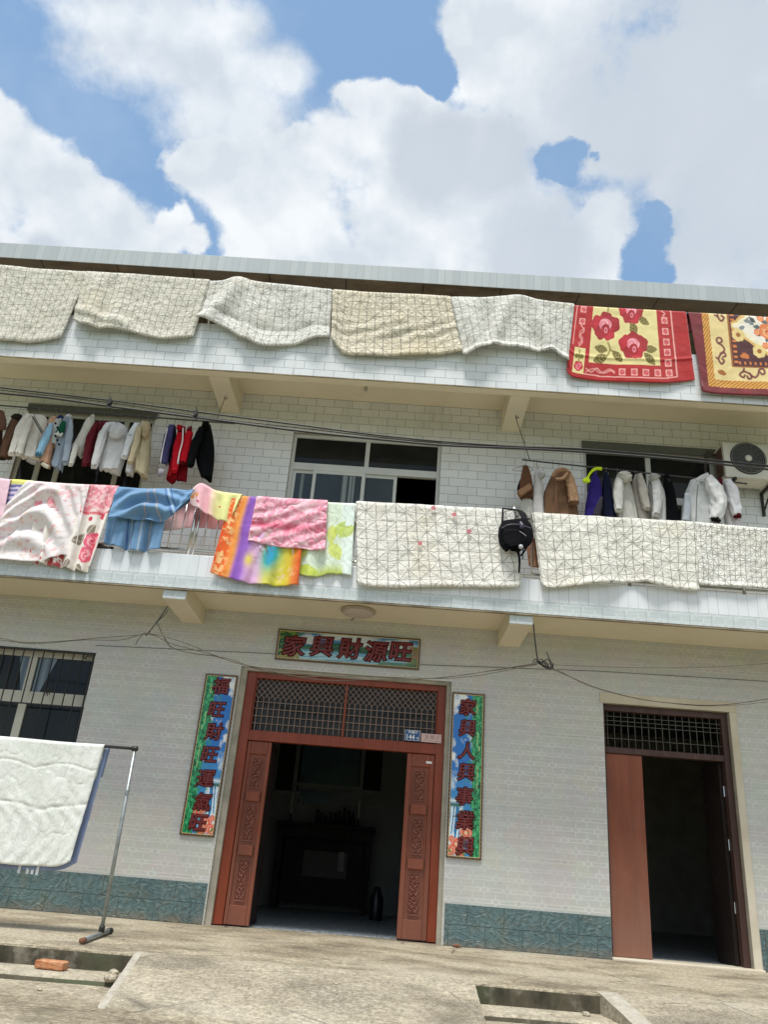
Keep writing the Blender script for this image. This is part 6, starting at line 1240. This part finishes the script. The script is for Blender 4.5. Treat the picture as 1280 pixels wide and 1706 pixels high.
# ------------------------------------------------------------------ inside the hall, seen through the open door
YI = 4.86; t = thing('wall_mural', 'dark teal mural in a pale frame on the hall back wall', 'mural', at(540, 1330, YI)); TE = plain('dark_teal_picture', (.03, .085, .095), .4, .5, 2.5); PF = plain('pale_thin_frame', (.20, .22, .19), .6)
def rect(px0, py0, px1, py1, Y): a, b = at(px0, py0, Y), at(px1, py1, Y); return a[0], b[0], b[2], a[2]
x0, x1, z0, z1 = rect(505, 1215, 598, 1311, YI); MB().box(x0, x1, YI, YI+.03, z0, z1+.8).build('picture', TE, t)
b = MB(); b.box(x0-.07, x0-.001, YI-.01, YI+.03, z0-.55, z1+.8); b.box(x1+.001, x1+.07, YI-.01, YI+.03, z0-.55, z1+.8); b.box(x0, x1, YI-.008, YI+.03, z0-.05, z0-.001); b.build('frame', PF, t)
for (q0, q1, w_) in ((498, 550, 0), (552, 596, 1)):
    a0_, a1_, a2_, a3_ = rect(q0, 1312, q1, 1341, YI); MB().box(a0_, a1_, YI+.002, YI+.028, a2_, a3_-.02).build('lower_picture', TE if not w_ else plain('grey_picture', (.10, .12, .11), .5, .3, 3), t)
for (q0, q1) in ((470, 497), (604, 634)):
    a0_, a1_, a2_, a3_ = rect(q0, 1220, q1, 1318, YI); MB().box(a0_, a1_, YI, YI+.02, a2_, a3_+.6).build('scroll', DWOOD, t); MB().box(a0_-.03, a1_+.03, YI-.004, YI+.02, a2_-.06, a2_-.002).build('scroll_bar', PF, t)
    a0_, a1_, a2_, a3_ = rect(q0-2, 1326, q1+2, 1345, YI); MB().wall((a0_-.03, a1_+.03), (a2_-.03, a3_+.02), [(a0_, a1_, a2_, a3_)], YI-.004, YI+.02).build('small_frame', PF, t)
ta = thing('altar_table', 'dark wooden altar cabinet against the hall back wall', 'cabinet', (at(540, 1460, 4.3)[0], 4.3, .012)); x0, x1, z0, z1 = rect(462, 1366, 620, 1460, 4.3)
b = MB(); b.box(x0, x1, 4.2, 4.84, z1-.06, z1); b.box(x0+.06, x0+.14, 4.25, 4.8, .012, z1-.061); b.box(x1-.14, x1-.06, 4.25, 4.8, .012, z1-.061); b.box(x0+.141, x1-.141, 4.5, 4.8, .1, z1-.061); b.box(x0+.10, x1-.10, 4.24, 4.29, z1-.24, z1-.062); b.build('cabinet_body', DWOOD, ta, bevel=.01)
x2, x3, z2, z3 = rect(505, 1415, 575, 1465, 4.2); MB().box(x2, x3, 4.46, 4.49, z2, z3).build('front_panel', plain('greyish_panel', (.06, .055, .05), .7), ta); x2, x3, z2, z3 = rect(564, 1418, 571, 1452, 4.18); MB().box(x2, x3, 4.44, 4.455, z2, z3).build('pale_cloth', plain('pale_strip', (.2, .2, .18), .8), ta)
for lab, px, h in (('slim candlestick at the left end of the altar cabinet', 483, .34), ('slim candlestick at the right end of the altar cabinet', 597, .32)):
    c = at(px, 1366, 4.4); k = thing('candlestick', lab, 'candlestick', (c[0], 4.4, z1), 'candlesticks on the altar'); b = MB(); b.lathe((c[0], 4.4, z1), [(.05, .0), (.05, .02), (.015, .04), (.015, .12), (.02, .13)], 10); b.build('base', DWOOD, k, smooth=True); MB().lathe((c[0], 4.4, z1), [(.014, .13), (.014, .13+h)], 8).build('candle', plain('pale_candle', (.45, .43, .36), .5), k, smooth=True)
for k in range(9):
    c = at(528+k*7.5, 1366, 4.45); h = .14+.16*random.random(); b = MB(); b.lathe((c[0], 4.45, z1), [(.026, 0), (.033, h*.35), (.02, h*.7), (.026, h)], 10)
    tag(b.build('vessel', DWOOD, None, smooth=True), 'small dark vessel in the row on top of the altar cabinet', 'vessel', 'vessels on the altar cabinet')
bt = thing('flask', 'small dark flask on the hall floor to the right of the altar', 'flask', (at(629, 1480, 3.2)[0], 3.2, .012)); b = MB(); b.lathe((at(629, 1480, 3.2)[0], 3.2, .012), [(.09, 0), (.1, .02), (.1, .3), (.06, .38), (.05, .45), (.001, .46)], 16); b.build('flask_body', plain('flask_metal', (.008, .008, .01), .4), bt, smooth=True)
